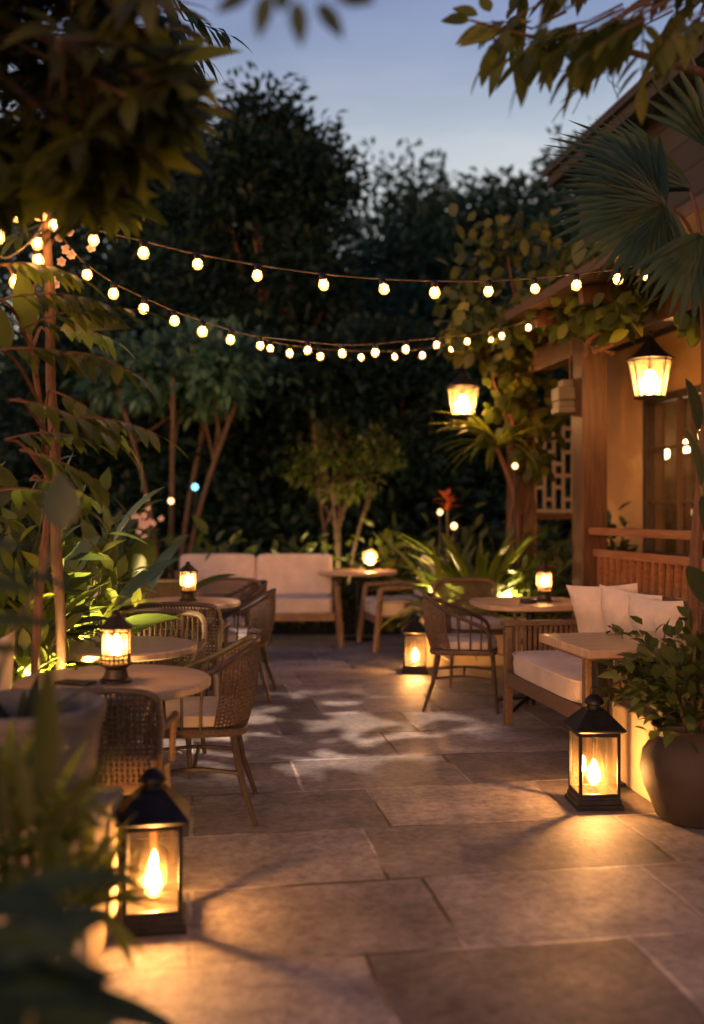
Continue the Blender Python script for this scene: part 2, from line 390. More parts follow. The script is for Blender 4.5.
# ------------------------------------------------------------------ furniture
def chair_curved(name='wicker_armchair'):
    t = thing(name, 'x', 'chair', group='woven dining chairs around the patio tables'); t.scale = (.97, .97, .96)
    half = [(-.265, .185, .43), (-.278, .165, .57), (-.275, .05, .635), (-.258, -.10, .70), (-.19, -.225, .775), (-.08, -.275, .80)]
    top = catmull(half + [(0, -.282, .803)] + [(-x, y, z) for x, y, z in reversed(half)], 5)
    m = MB(); m.tube(top, 0.014, 8); m.build('arm_rail', M['dkframe'], t)
    # woven back between the seat rail and the curved arm rail
    lo_h = [(-.235, -.09, .43), (-.205, -.17, .43), (-.145, -.215, .43), (-.07, -.235, .43)]
    lo = catmull(lo_h + [(0, -.24, .43)] + [(-x, y, z) for x, y, z in reversed(lo_h)], 6)
    def samp(c, u):
        f = u * (len(c) - 1); i = min(int(f), len(c) - 2); return c[i].lerp(c[i + 1], f - i)
    def S(u, v):
        a = samp(lo, u); b = samp(top, 0.27 + 0.46 * u)
        p = a.lerp(b, v); bul = 0.02 * math.sin(PI * v)
        o = V((p.x, p.y + 0.05, 0)).normalized(); return p + o * bul
    m = MB(); nu = 40
    for i in range(nu + 1):
        u = i / nu; m.tube([S(u, k / 5) for k in range(6)], 0.0048, 5, False)
    for j in range(1, 17):
        v = 0.02 + 0.96 * j / 17
        if j % 2 and 0.2 < v < 0.8: pass
        m.tube([S(k / 48, v) + V((0, 0, 0.003 * (1 if k % 2 else -1))) for k in range(49)], 0.0046, 4, False)
    m.build('woven_back', M['wicker'], t)
    for sx in (-1, 1):
        for y in (-.03, .05, .12):
            a = min(top, key=lambda p: abs(p.y - y) + (9 if p.x * sx < 0 or p.z < .58 else 0))
            m = MB(); m.tube([(sx * .25, y, .43), a], .0065, 6); m.build('arm_spindle', M['dkframe'], t)
    m = MB(); m.superbox((0, 0, .415), (.52, .48, .045), 0.35, 24, 8); m.build('seat_frame', M['wicker'], t)
    m = MB(); m.superbox((0, .015, .465), (.47, .44, .075), 0.42, 28, 10, puff=0.15); m.build('cushion', M['cushion'], t)
    for sx in (-1, 1):
        m = MB(); m.tube([(sx * .235, .20, .42), (sx * .245, .215, .2), (sx * .262, .235, 0)], [.017, .015, .011], 8); m.build('leg', M['dkframe'], t)
        m = MB(); m.tube([(sx * .215, -.17, .42), (sx * .23, -.21, .2), (sx * .255, -.275, 0)], [.017, .015, .011], 8); m.build('leg', M['dkframe'], t)
        m = MB(); m.tube(catmull([(sx * .243, .21, .23), (sx * .215, .0, .25), (sx * .225, -.20, .23)], 5), .009, 6); m.build('stretcher', M['dkframe'], t)
    m = MB(); m.tube([(-.22, 0, .248), (.22, 0, .248)], .009, 6); m.build('stretcher', M['dkframe'], t)
    return t

def chair_square(name='wicker_chair', dense=True):
    t = thing(name, 'x', 'chair', group='woven dining chairs around the patio tables')
    hf = [(-.245, -.20, .40), (-.26, -.225, .60), (-.262, -.24, .70), (-.235, -.255, .77), (-.12, -.268, .79)]
    top = catmull(hf + [(0, -.272, .792)] + [(-x, y, z) for x, y, z in reversed(hf)], 5)
    m = MB(); m.tube(top, 0.016, 8); m.build('back_frame', M['frame'], t)
    def ztop(x):
        b = min(top, key=lambda p: abs(p.x - x) + (0 if p.z > .62 else 1)); return b.z
    def yv(x, z):
        return -.195 - .085 * (z - .40) / .39 - 0.02 * (1 - (x / .26) ** 2)
    m = MB(); nx = 26 if dense else 17
    for i in range(1, nx):
        x = -.255 + .51 * i / nx; zt = ztop(x)
        m.tube([(x, yv(x, z), z) for z in [.40 + (zt - .40) * k / 4 for k in range(5)]], 0.0055 if dense else 0.007, 5, False)
    if dense:
        for j in range(1, 17):
            z = .42 + .36 * j / 17
            xs = .25 if z < .70 else .25 - (z - .70) * .3
            m.tube([(-xs + 2 * xs * k / 52, yv(-xs + 2 * xs * k / 52, z) + (0.006 if (k + j) % 2 else -0.006), z) for k in range(53)], 0.0058, 4, False)
    else:
        m.tube([(-.25 + .5 * k / 10, yv(-.25 + .5 * k / 10, .47), .47) for k in range(11)], .009, 6)
    m.build('woven_back', M['wicker'], t)
    m = MB(); m.superbox((0, 0, .415), (.50, .46, .05), 0.3, 24, 8); m.build('seat_frame', M['frame'], t)
    m = MB(); m.superbox((0, .02, .468), (.46, .43, .075), 0.42, 28, 10, puff=0.15); m.build('cushion', M['cushion'], t)
    for sx in (-1, 1):
        m = MB(); m.tube(catmull([(sx * .258, -.235, .63), (sx * .285, -.05, .645), (sx * .282, .15, .63), (sx * .268, .20, .57), (sx * .262, .205, .43)], 5), .014, 8); m.build('armrest', M['frame'], t)
        m = MB(); m.tube([(sx * .235, .20, .42), (sx * .262, .235, 0)], [.018, .012], 8); m.build('leg', M['frame'], t)
        m = MB(); m.tube([(sx * .225, -.18, .42), (sx * .258, -.28, 0)], [.018, .012], 8); m.build('leg', M['frame'], t)
        m = MB(); m.tube([(sx * .245, .215, .2), (sx * .243, -.23, .2)], .009, 6); m.build('stretcher', M['frame'], t)
    return t

def round_table(label, loc, r, foot='disc', rz=0.0, sup=False):
    t = thing('round_table', label, 'table', loc, rz, 'round bistro tables')
    m = MB()
    if sup:
        pr = []
        n = 48
        for rr, z in ((r - .012, .690), (r, .698), (r, .718), (r - .008, .726)):
            pr.append((rr, z))
        b0 = 0
        for rr, z in pr:
            for k in range(n):
                a = 2 * PI * k / n; e = 0.55
                c, s_ = math.cos(a), math.sin(a)
                m.v.append(V((rr * math.copysign(abs(c) ** e, c), rr * math.copysign(abs(s_) ** e, s_), z)))
        for i in range(3):
            for k in range(n):
                k2 = (k + 1) % n; m.f.append((i * n + k, i * n + k2, (i + 1) * n + k2, (i + 1) * n + k))
        m.f.append(tuple(reversed(range(n)))); m.f.append(tuple(3 * n + k for k in range(n)))
    else:
        m.lathe([(r - .012, .690), (r, .698), (r, .718), (r - .008, .726)], 64)
    m.build('tabletop', M['table'], t, ang=30)
    m = MB(); m.lathe([(.034, .012), (.030, .06), (.028, .64), (.05, .66), (.12, .672), (.12, .689)], 20); m.build('pedestal', M['metal'], t)
    m = MB()
    if foot == 'disc':
        m.lathe([(.21, 0), (.21, .008), (.10, .018), (.034, .03)], 36)
    else:
        for k in range(4):
            a = k * PI / 2 + PI / 4; c, s_ = math.cos(a), math.sin(a)
            m.tube(catmull([(c * .02, s_ * .02, .07), (c * .14, s_ * .14, .045), (c * .27, s_ * .27, .012)], 4), [.022, .012], 8)
    m.build('foot', M['metal'], t)
    return t

TAX, TAY = -0.925, 3.88
T = {}
round_table('round wooden bistro table nearest the camera on the left, with a lantern and a phone', (TAX, TAY, FZ), .375).scale = (1, 1, .96)
round_table('bare round wooden table just behind the front left lantern table', (-1.06, 4.66, FZ), .335)
round_table('round wooden table in the middle left with a small lit lantern, near the long sofa', (gx(187, 6.95), 6.95, FZ), .37)
round_table('small round table in the far corner between long sofa and cream armchair', (gx(358, 10.55), 10.55, FZ), .42)
round_table('rounded square table on the right with a lit lantern behind the loveseat', (1.235, 6.92, FZ), .385, 'cross', R(10), True)

pa = chair_curved(); ua = []
pb = chair_square(); ub = []
def face(dx, dy): return math.atan2(-dx, dy)       # local +Y to direction
place(pa, ua, (-.70, 4.50, FZ), face(-1, -.10), 'woven armchair facing left by the front left tables, nearest the open floor')
place(pa, ua, (.775, 6.93, FZ), face(1, -.13), 'dark woven armchair with cream seat facing right beside the loveseat')
place(pa, ua, (gx(237, 7.3), 7.3, FZ), face(-1, .0), 'woven armchair facing left at the middle left lantern table, front one of its pair')
place(pa, ua, (gx(232, 8.15), 8.15, FZ), face(-1, -.35), 'armchair facing left beyond the middle left table, rear one of its pair')
kc = place(pb, ub, (-.925, 3.63, FZ), face(-.06, 1), 'woven back chair seen from behind in front of the nearest left table')
place(pb, ub, (gx(178, 6.15), 6.25, FZ), face(-.05, 1), 'dark woven chair seen from behind, back towards the bare round table')
place(pb, ub, (gx(160, 7.75), 7.75, FZ), face(0, -1), 'chair behind the middle left table, its left lantern side, facing the camera')
place(pb, ub, (gx(222, 7.95), 7.95, FZ), face(-.15, -1), 'chair behind the middle left table, right of its lantern, facing the camera')
place(pb, ub, (gx(474, 7.9), 7.9, FZ), face(.2, -1), 'woven chair facing the camera behind the right lantern table, before the low planter')
for o_ in list(col.objects):
    if o_ is not kc and o_.name.startswith('wicker_chair'): o_.scale = (1, 1, 1)
kc.scale = (.95, .82, .925)
pc = chair_square(dense=False); uc = []
place(pc, uc, (gx(148, 5.28), 5.28, FZ), face(0, -1), 'slatted back chair tucked behind the bare round table, facing the camera')
place(pc, uc, (gx(2, 3.62), 3.62, FZ), face(1, .08), 'slatted chair with pale pillow at far left edge beside nearest table')
place(pc, uc, (gx(72, 6.1), 6.1, FZ), face(1, -.15), 'chair with large pale pillow among the leaves at left, facing right')

def rot3(rx=0, ry=0, rz=0):
    return (Matrix.Rotation(rz, 3, 'Z') @ Matrix.Rotation(ry, 3, 'Y') @ Matrix.Rotation(rx, 3, 'X'))
def pillow(label, loc, size, t, rx, rz, seed, ry=0.0, group='throw pillows'):
    m = MB(); m.pillow((0, 0, 0), size, size * .95, t, Matrix.Identity(3), 14, seed)
    o = m.build('throw_pillow', M['pillow'], ang=0)
    o.location = loc; o.rotation_euler = (rx, ry, rz)
    tag(o, label, 'pillow', group)
    return o
pillow('pale pillow on the chair at far left edge of the patio', (gx(2, 3.62) - .05, 3.60, .71), .42, .13, R(-14), face(1, .08) , 3)
pillow('pale grey pillow propped on the chair among the left leaves', (gx(88, 6.1), 6.05, .72), .44, .14, R(-16), face(1, -.6), 4)

# phone lying on nearest table
m = MB(); m.superbox((0, 0, .005), (.075, .15, .009), 0.2, 24, 6)
o = m.build('phone', M['metal']); o.location = (gx(75, 3.75), 3.76, FZ + .699); o.rotation_euler = (0, 0, R(70)); tag(o, 'black phone lying on the nearest left round table', 'phone')
m = MB(); m.superbox((0, 0, .015), (.11, .06, .03), 0.4, 20, 8)
o = m.build('ashtray', M['metal']); o.location = (gx(528, 6.8), 6.78, FZ + .727); tag(o, 'small black dish on right table beside the lantern', 'dish')

# loveseat on the right: local +Y looks out from the seat
D10 = R(10)
def loveseat():
    c = V((1.055, 5.70, FZ)) + V((math.cos(D10), math.sin(D10), 0)) * .40
    t = thing('loveseat', 'wooden slat loveseat with cream seat cushion facing left, beside the low planter', 'sofa', c, D10 + PI / 2)
    L, Dp = 1.30, .78
    # local x along length (after rotation +x = world +d), y = out of the seat (world -n)
    m = MB(); m.box((0, Dp / 2 - .03, .30), (L - .1, .045, .09)); m.box((0, -Dp / 2 + .03, .30), (L - .1, .045, .09))
    for k in range(9): m.box((-L / 2 + .1 + k * (L - .2) / 8, 0, .325), (.07, Dp - .11, .018))
    m.build('seat_frame', M['wicker'], t, False, .004)
    m = MB(); m.superbox((0, .03, .405), (L - .13, Dp - .06, .15), .28, 36, 10, puff=.12); sc_ = m.build('seat_cushion', M['cushion'], t)
    m = MB(); m.piping((0, .03, .405), (L - .13, Dp - .06), .28, dz=.058); m.build('piping', M['pillow'], sc_)
    for sx in (-1, 1):
        for sy in (-1, 1):
            h = .62 if sy > 0 else .80
            m = MB(); m.bar((sx * (L / 2 - .025), sy * (Dp / 2 - .03), 0), (sx * (L / 2 - .025), sy * (Dp / 2 - .03) - (0 if sy > 0 else .05), h), .05, .05); m.build('leg', M['wicker'], t, False, .005)
        m = MB(); m.box((sx * (L / 2 - .025), -.005, .64), (.075, Dp + .03, .032)); m.box((sx * (L / 2 - .025), 0, .30), (.04, Dp - .11, .06))
        ar = m.build('armrest', M['wicker'], t, False, .006)
        m = MB()
        for k in range(19):
            y = -Dp / 2 + .075 + k * (Dp - .15) / 18
            m.box((sx * (L / 2 - .012), y, .477), (.018, .021, .292))
        m.build('arm_slats', M['frame'], ar, False, .003)
    m = MB(); m.box((0, -Dp / 2 - .015, .82), (L, .05, .06)); m.box((0, -Dp / 2 + .02, .48), (L - .1, .035, .05))
    b = m.build('backrest', M['frame'], t, False, .006)
    m = MB()
    for k in range(16):
        x = -L / 2 + .08 + k * (L - .16) / 15
        m.bar((x, -Dp / 2 + .02, .50), (x, -Dp / 2 - .012, .795), .03, .016)
    m.build('back_slats', M['frame'], b, False, .003)
    return t
loveseat()
nn = V((math.cos(D10), math.sin(D10), 0)); dd = V((-math.sin(D10), math.cos(D10), 0))
sofa0 = V((1.055, 5.70, 0))
def onsofa(a, b, z): return sofa0 + dd * a + nn * b + V((0, 0, z))
pillow('white throw pillow on the loveseat, the one nearest its far arm', onsofa(.38, .60, .705), .46, .23, R(-20), D10 + PI / 2 + R(44), 11, R(4))
pillow('white throw pillow leaning in the middle of the loveseat back', onsofa(.03, .61, .70), .45, .23, R(-19), D10 + PI / 2 + R(26), 12, R(-5))
pillow('white throw pillow at the near end of the loveseat, half behind leaves', onsofa(-.33, .60, .69), .43, .22, R(-18), D10 + PI / 2 + R(16), 13)

# rectangular table in front of the loveseat
t = thing('side_table', 'rectangular wooden table at right in front of the loveseat, above the floor lantern', 'table', (1.27, 4.83, FZ), D10)
m = MB(); m.box((0.08, 0, .705), (.70, .62, .042)); m.build('tabletop', M['table'], t, False, .006)
m = MB(); m.box((0.02, 0, .672), (.5, .40, .024)); m.build('apron', M['teak'], t, False, .003)
m = MB(); m.box((-.02, .13, .34), (.06, .06, .64)); m.build('pedestal', M['metal'], t, False, .004)
m = MB(); m.box((-.02, .13, .010), (.19, .19, .02)); m.build('foot', M['metal'], t, False, .004)

# long sofa at the back and the cream armchair
def bench_sofa(name, label, loc, rz, L, nseat, slant=.06, backh=.86, openarm=True):
    t = thing(name, label, 'sofa' if nseat > 1 else 'chair', loc, rz)
    Dp = .78
    m = MB(); m.box((0, Dp / 2 - .03, .30), (L - .09, .05, .085)); m.box((0, -Dp / 2 + .06, .30), (L - .09, .05, .085)); m.box((0, 0, .325), (L - .12, Dp - .12, .02))
    m.build('seat_frame', M['teak'], t, False, .004)
    w = (L - .12) / nseat
    for k in range(nseat):
        x = -L / 2 + .06 + w * (k + .5)
        m = MB(); m.superbox((x, .04, .41), (w - .003, Dp - .06, .16), .18, 32, 10, puff=.08); sc_ = m.build('seat_cushion', M['cushion'], t)
        m = MB(); m.piping((x, .04, .41), (w - .006, Dp - .062), .18, dz=.064); m.build('piping', M['pillow'], sc_)
        m = MB(); m.superbox((x, -Dp / 2 + .15, .675), (w - .003, .16, .44), .17, 32, 12, mat=rot3(R(12)), puff=.05); m.build('back_cushion', M['cushion'], t)
    for sx in (-1, 1):
        x = sx * (L / 2 - .025)
        m = MB(); m.bar((x, Dp / 2 - .03, .60), (x + sx * .05, Dp / 2 + .03, 0), .045, .05); m.build('leg', M['teak'], t, False, .006)
        m = MB(); m.bar((x, -Dp / 2 + .05, .72), (x + sx * .04, -Dp / 2 - .05, 0), .045, .05); m.build('leg', M['teak'], t, False, .006)
        m = MB(); m.tube(catmull([(x, -Dp / 2 + .03, .60), (x, 0, .615), (x, Dp / 2 - .02, .60)], 5), .024, 8, flat=.9); m.build('armrest', M['teak'], t)
    m = MB(); m.box((0, -Dp / 2 + .03, .62), (L - .09, .03, .05)); m.box((0, -Dp / 2 + .055, .45), (L - .09, .03, .05)); m.build('back_rail', M['teak'], t, False, .004)
    return t
bench_sofa('long_sofa', 'long cream cushioned wooden sofa along the planting at the back of the patio', (gx(254, 10.2), 10.3, FZ), PI + R(2), 1.72, 2)
bench_sofa('lounge_chair', 'cream cushioned wooden armchair facing left at the back, right of the far lamp', (gx(408, 10.0), 10.0, FZ), face(-1, -.22), .66, 1)

# ------------------------------------------------------------------ lanterns
def floor_lantern():
    t = thing('floor_lantern', 'x', 'lantern', group='black floor lanterns lit on the paving')
    t.scale = (.84, .84, .97)
    w = .104
    m = MB(); m.sq([(.128, 0), (.128, .022), (.118, .027), (.118, .044), (.112, .049), (.112, .060)])
    for sx in (-1, 1):
        for sy in (-1, 1): m.sq([(.014, -.004), (.014, .006)], (sx * .115, sy * .115, 0))
    m.build('base', M['metal'], t, False, .003)
    for sx in (-1, 1):
        for sy in (-1, 1):
            m = MB(); m.box((sx * w, sy * w, .2085), (.017, .017, .297)); m.build('post', M['metal'], t, False, .002)
    for k in range(4):
        a = k * PI / 2; c, s_ = math.cos(a), math.sin(a)
        m = MB(); m.box((c * w, s_ * w, .2085), (.0015, w * 2 - .02, .295), a); m.build('pane', M['pane'], t, False)
    m = MB()
    for k in range(4):
        a = k * PI / 2; c, s_ = math.cos(a), math.sin(a)
        m.box((c * (w + .001), s_ * (w + .001), .346), (.014, w * 2 - .018, .018), a)
    m.build('glazing_rail', M['metal'], t, False, .002)
    m = MB()
    for k in range(4):
        a = k * PI / 2; c, s_ = math.cos(a), math.sin(a)
        m.box((c * (w + .001), s_ * (w + .001), .067), (.014, w * 2 - .018, .012), a)
    m.build('glazing_rail', M['metal'], t, False, .002)
    m = MB(); m.sq([(.126, .358), (.138, .366), (.138, .372), (.052, .452), (.048, .455)])
    r = m.build('roof', M['metal'], t, False, .002)
    m = MB(); m.lathe([(.040, .452), (.040, .474), (.054, .480), (.054, .486), (.046, .500), (.030, .514), (.012, .522)], 20); m.build('cap', M['metal'], r)
    m = MB(); m.tube([(.022 * math.cos(a), 0, .536 + .022 * math.sin(a)) for a in [2 * PI * k / 16 for k in range(17)]], .0035, 6, False); m.build('ring', M['metal'], r)
    m = MB(); m.lathe([(.026, .061), (.030, .066), (.012, .078), (.010, .088), (.022, .094)], 16); m.build('burner', M['bronze'], t)
    m = MB(); m.lathe([(.008, .108), (.014, .118), (.017, .140), (.015, .160), (.009, .178), (.002, .186)], 12); m.build('flame', M['flame'], t)
    m = MB(); m.lathe([(.018, .096), (.031, .110), (.036, .136), (.033, .162), (.022, .190), (.014, .205)], 20, capb=False, capt=False); m.build('glass_bulb', M['glowglass'], t)
    m = MB(); m.lathe([(.038, .113), (.052, .140), (.052, .19), (.036, .25), (.03, .31)], 20, capb=False, capt=False); m.build('chimney', M['pane'], t)
    return t
pl = floor_lantern(); ul = []
lan1 = (gx(153, 3.27), 3.27, FZ); lan2 = (gx(594, 4.60), 4.60, FZ); lan3 = (gx(415, 8.40), 8.40, FZ)
place(pl, ul, lan1, R(10), 'lit black floor lantern nearest the camera, beside the stone pedestal at left')
place(pl, ul, lan2, R(3), 'lit black floor lantern at right beside the low planter and clay pot')
o3 = place(pl, ul, lan3, R(-4), 'lit floor lantern farthest away, in the middle before the low planter wall')
o3.scale = (.86, .86, .93)

def table_lantern(lat=True):
    t = thing('table_lantern', 'x', 'lantern', group='small brass table lanterns')
    n = 6; r = .056
    m = MB(); m.lathe([(.060, 0), (.060, .010), (.048, .018), (.040, .050), (.050, .062), (.063, .066), (.063, .074)], 24); m.build('base', M['bronze'], t, ang=30)
    for k in range(n):
        a = 2 * PI * k / n + PI / 6; p = V((r * math.cos(a), r * math.sin(a), 0))
        m = MB(); m.tube([p + V((0, 0, .072)), p + V((0, 0, .205))], .0042, 5); m.build('bar', M['bronze'], t)
        a2 = a + PI / n; q = V((r * math.cos(PI / n) * math.cos(a2), r * math.cos(PI / n) * math.sin(a2), .14)) * 1.0
        m = MB(); m.box(q, (.0012, r * .94, .128), a2); m.build('pane', M['pane2'], t, False)
    m = MB()
    for z in (.088, .104):
        m.tube([(r * 1.02 * math.cos(2 * PI * k / n + PI / 6), r * 1.02 * math.sin(2 * PI * k / n + PI / 6), z) for k in range(n + 1)], .0032, 4, False)
    for k in range(n):
        a = 2 * PI * k / n + PI / 6; b = a + 2 * PI / n
        A = V((r * math.cos(a), r * math.sin(a), 0)); B = V((r * math.cos(b), r * math.sin(b), 0))
        for f in (.33, .66):
            p = A.lerp(B, f) * 1.02; m.tube([p + V((0, 0, .072)), p + V((0, 0, .106))], .0028, 4)
    m.build('lattice_band', M['bronze'], t)
    m = MB(); m.tube([(r * 1.02 * math.cos(2 * PI * k / n + PI / 6), r * 1.02 * math.sin(2 * PI * k / n + PI / 6), .190) for k in range(n + 1)], .0032, 4, False); m.build('upper_band', M['bronze'], t)
    m = MB(); m.lathe([(.070, .203), (.072, .209), (.050, .226), (.028, .248), (.018, .252)], 6, rot=PI / 6); rf = m.build('roof', M['bronze'], t, False, .0015)
    m = MB(); m.lathe([(.016, .250), (.016, .258), (.020, .262), (.012, .270), (.004, .274)], 12); m.build('finial', M['bronze'], rf)
    m = MB(); m.lathe([(.022, .075), (.022, .105)], 14); m.build('candle', M['wax'], t)
    m = MB(); m.lathe([(.014, .106), (.022, .120), (.024, .136), (.017, .160), (.005, .182)], 10); m.build('flame', M['tflame'], t)
    return t
pt = table_lantern(); ut = []
place(pt, ut, (gx(116, 3.80), 3.80, FZ + .6985), 0.1, 'lit brass lantern standing on the nearest left round table')
place(pt, ut, (gx(188, 6.95), 6.95, FZ + .7265), 0.4, 'lit brass lantern on the middle left round table')
place(pt, ut, (gx(544, 6.92), 6.92, FZ + .7265), 0.0, 'lit brass lantern on the rounded square table at right')
t = thing('globe_lamp', 'small round glass lamp glowing on the far corner table', 'lamp', (gx(370, 10.55), 10.55, FZ + .7265)); t.scale = (.85, .85, .9)
m = MB(); m.lathe([(.055, 0), (.055, .012), (.038, .03), (.034, .06), (.05, .075)], 18); m.build('base', M['bronze'], t)
m = MB(); m.lathe([(.045, .075), (.075, .10), (.092, .15), (.088, .19), (.062, .225), (.035, .24)], 20, capb=False, capt=False); m.build('glass_globe', M['frost'], t)
m = MB(); m.lathe([(.02, .085), (.04, .11), (.045, .14), (.036, .17), (.012, .195)], 10); m.build('flame', M['tflame'], t)
m = MB(); m.lathe([(.036, .238), (.05, .244), (.03, .262), (.008, .272)], 16); m.build('lid', M['bronze'], t)

def hanging_lantern():
    t = thing('hanging_lantern', 'x', 'lantern', group='tapered hanging lanterns')
    # origin at hook, hangs down
    n = 8; zt, zb = -.20, -.46; rt, rb = .150, .100
    m = MB(); m.lathe([(.020, -.050), (.030, -.060), (.045, -.085), (.10, -.145), (.165, -.192), (.168, -.200), (.14, -.200)], n, rot=PI / 8); rf = m.build('roof', M['metal'], t, False, .002)
    m = MB(); m.tube([(.022 * math.cos(a), 0, -.028 + .024 * math.sin(a)) for a in [2 * PI * k / 16 for k in range(17)]], .004, 6, False); m.build('ring', M['metal'], rf)
    for k in range(n):
        a = 2 * PI * k / n + PI / 8; c, s_ = math.cos(a), math.sin(a)
        m = MB(); m.tube([(c * rt, s_ * rt, zt), (c * rb, s_ * rb, zb)], .0052, 5); m.build('bar', M['metal'], t)
        b = a + 2 * PI / n; c2, s2 = math.cos(b), math.sin(b)
        m = MB(); e = .975
        m.v = [V((c * rt * e, s_ * rt * e, zt)), V((c2 * rt * e, s2 * rt * e, zt)), V((c2 * rb * e, s2 * rb * e, zb)), V((c * rb * e, s_ * rb * e, zb))]; m.f = [(0, 1, 2, 3)]
        m.build('pane', M['frost'], t, False)
    m = MB(); m.lathe([(.108, zb - .016), (.112, zb - .012), (.106, zb + .004)], n, rot=PI / 8); m.build('bottom_plate', M['metal'], t, False)
    m = MB(); m.tube([(rt * 1.01 * math.cos(2 * PI * k / n + PI / 8), rt * 1.01 * math.sin(2 * PI * k / n + PI / 8), zt - .012) for k in range(n + 1)], .006, 5, False); m.build('rim', M['metal'], t)
    m = MB(); m.lathe([(.012, zb + .02), (.03, zb + .05), (.045, zb + .10), (.042, zb + .14), (.022, zb + .18)], 12); m.build('bulb', M['hflame'], t)
    m = MB(); m.lathe([(.018, zb + .181), (.018, zt + .01), (.010, -.15)], 10); m.build('socket', M['metal'], t)
    return t
ph = hanging_lantern(); uh = []
HA = at(650, 331, 7.0); HB = at(463, 366, 9.35)
place(ph, uh, HA, 0.1, 'lit tapered lantern hanging from the veranda beam at right')
place(ph, uh, HB, 0.25, 'lit tapered lantern hanging before the vine, left of the posts')

# ------------------------------------------------------------------ house on the right
HP = V((1.9, 8.0, 0)); HR = D10
h = thing('house', 'house at right with ochre wall, wooden veranda, dark window and shingled upper storey', 'house', HP, HR)
WX = 1.0
wy0, wy1, wz0, wz1 = -1.25, 1.06, .92, 2.40
m = MB()
m.box((WX + .1, (-6 + wy0) / 2, 1.46), (.2, wy0 + 6, 2.92)); m.box((WX + .1, (2.6 + wy1) / 2, 1.46), (.2, 2.6 - wy1, 2.92))
m.box((WX + .1, (wy0 + wy1) / 2, wz0 / 2), (.2, wy1 - wy0, wz0)); m.box((WX + .1, (wy0 + wy1) / 2, (wz1 + 2.92) / 2), (.2, wy1 - wy0, 2.92 - wz1))
m.build('wall', M['plaster'], h, False)
m = MB(); m.box((WX + .1, -1.7, 3.95), (.18, 8.6, 2.04)); m.build('upper_wall', M['shingle'], h, False)
m = MB(); m.bar((WX - .28, -6, 4.93), (WX - .28, 2.72, 4.93), .06, .16)
for k in range(12):
    y = -5.6 + k * .74
    m.bar((WX - .24, y, 4.92), (WX + 2.4, y, 6.2), .07, .12)
m.bar((WX - .26, -6.1, 5.03), (WX - .26, -6.0, 5.03), .02, .02)
q = [(WX - .36, -6, 4.96), (WX - .36, 2.75, 4.96), (WX + 2.4, 2.75, 6.3), (WX + 2.4, -6, 6.3)]
b0 = len(m.v); m.v += [V(p) for p in q] + [V(p) + V((0, 0, .08)) for p in q]
m.f += [tuple(b0 + i for i in f) for f in ((0, 1, 2, 3), (7, 6, 5, 4), (0, 4, 5, 1), (1, 5, 6, 2), (2, 6, 7, 3), (3, 7, 4, 0))]
m.build('roof', M['shingle'], h, False)
# window
wf = MB()
for y in (wy0 + .035, wy1 - .035): wf.box((WX + .02, y, (wz0 + wz1) / 2), (.09, .07, wz1 - wz0))
wf.box((WX + .02, (wy0 + wy1) / 2, wz1 - .035), (.09, wy1 - wy0 - .14, .07)); wf.box((WX + .02, (wy0 + wy1) / 2, wz0 + .035), (.09, wy1 - wy0 - .14, .07))
wf.box((WX - .03, (wy0 + wy1) / 2, wz0 - .03), (.16, wy1 - wy0 + .12, .05))
win = wf.build('window', M['winframe'], h, False, .004)
m = MB()
wa, wb = wy0 + .07, wy1 - .07
for i in (1, 2, 3): m.box((WX + .02, wa + (wb - wa) * i / 4, (wz0 + wz1) / 2), (.05 if i != 2 else .07, .035 if i != 2 else .075, wz1 - wz0 - .14))
for i in range(4):
    for z in (wz0 + .52, wz0 + 1.0):
        m.box((WX + .02, wa + (wb - wa) * (i + .5) / 4, z), (.045, (wb - wa) / 4 - .08, .026))
m.build('mullions', M['frame'], win, False, .003)
m = MB(); m.box((WX + .055, (wa + wb) / 2, (wz0 + wz1) / 2), (.004, wb - wa, wz1 - wz0 - .14)); m.build('pane', M['winglass'], win, False)
# room behind the glass
m = MB(); m.box((WX + 2.4, -.5, 1.6), (.06, 4.5, 2.6)); m.box((WX + 1.3, 1.72, 1.6), (2.1, .06, 2.6)); m.box((WX + 1.3, -2.75, 1.6), (2.1, .06, 2.6)); m.box((WX + 1.3, -.5, .62), (2.1, 4.4, .06)); m.box((WX + 1.3, -.5, 2.86), (2.1, 4.4, .06))
m.build('inner_room', M['teak'], h, False)
for k, (x, y, z) in enumerate(((1.55, 1.33, 1.98), (1.36, 1.40, 1.92), (1.62, 1.10, 2.08))):
    m = MB(); m.lathe([(.02, -.06), (.05, -.045), (.058, 0), (.04, .05), (.015, .06)], 14, (x, y, z)); lm = m.build('room_lamp', M['room'], h)
    m = MB(); m.tube([(x, y, z + .09), (x, y, 2.83)], .008, 6); m.build('lamp_cord', M['metal'], lm)
# veranda
for y in (-3.4, 0.0, 1.62):
    m = MB(); m.sq([(.105, .0), (.105, 2.62)], (0, y, 0)); pst = m.build('veranda_post', M['postwood'], h, False, .006)
m = MB(); m.box((0, -2.1, 2.72), (.15, 7.8, .195)); m.build('beam', M['postwood'], h, False, .006)
for k in range(9):
    y = -5.4 + k * .88
    m = MB(); m.bar((-.50, y, 2.85), (WX - .01, y, 3.02), .075, .12); m.build('rafter', M['postwood'], h, False, .004)
m = MB()
q = [(-.62, -6, 2.90), (-.62, 1.95, 2.90), (WX - .005, 1.95, 3.10), (WX - .005, -6, 3.10)]
m.v = [V(p) for p in q] + [V(p) + V((0, 0, .07)) for p in q]
m.f = [(0, 1, 2, 3), (7, 6, 5, 4), (0, 4, 5, 1), (1, 5, 6, 2), (2, 6, 7, 3), (3, 7, 4, 0)]
m.build('veranda_roof', M['postwood'], h, False)
m = MB(); m.box((WX / 2 - .06, -2.0, .17), (WX + .10, 8.2, .34)); m.build('deck', M['postwood'], h, False, .01)
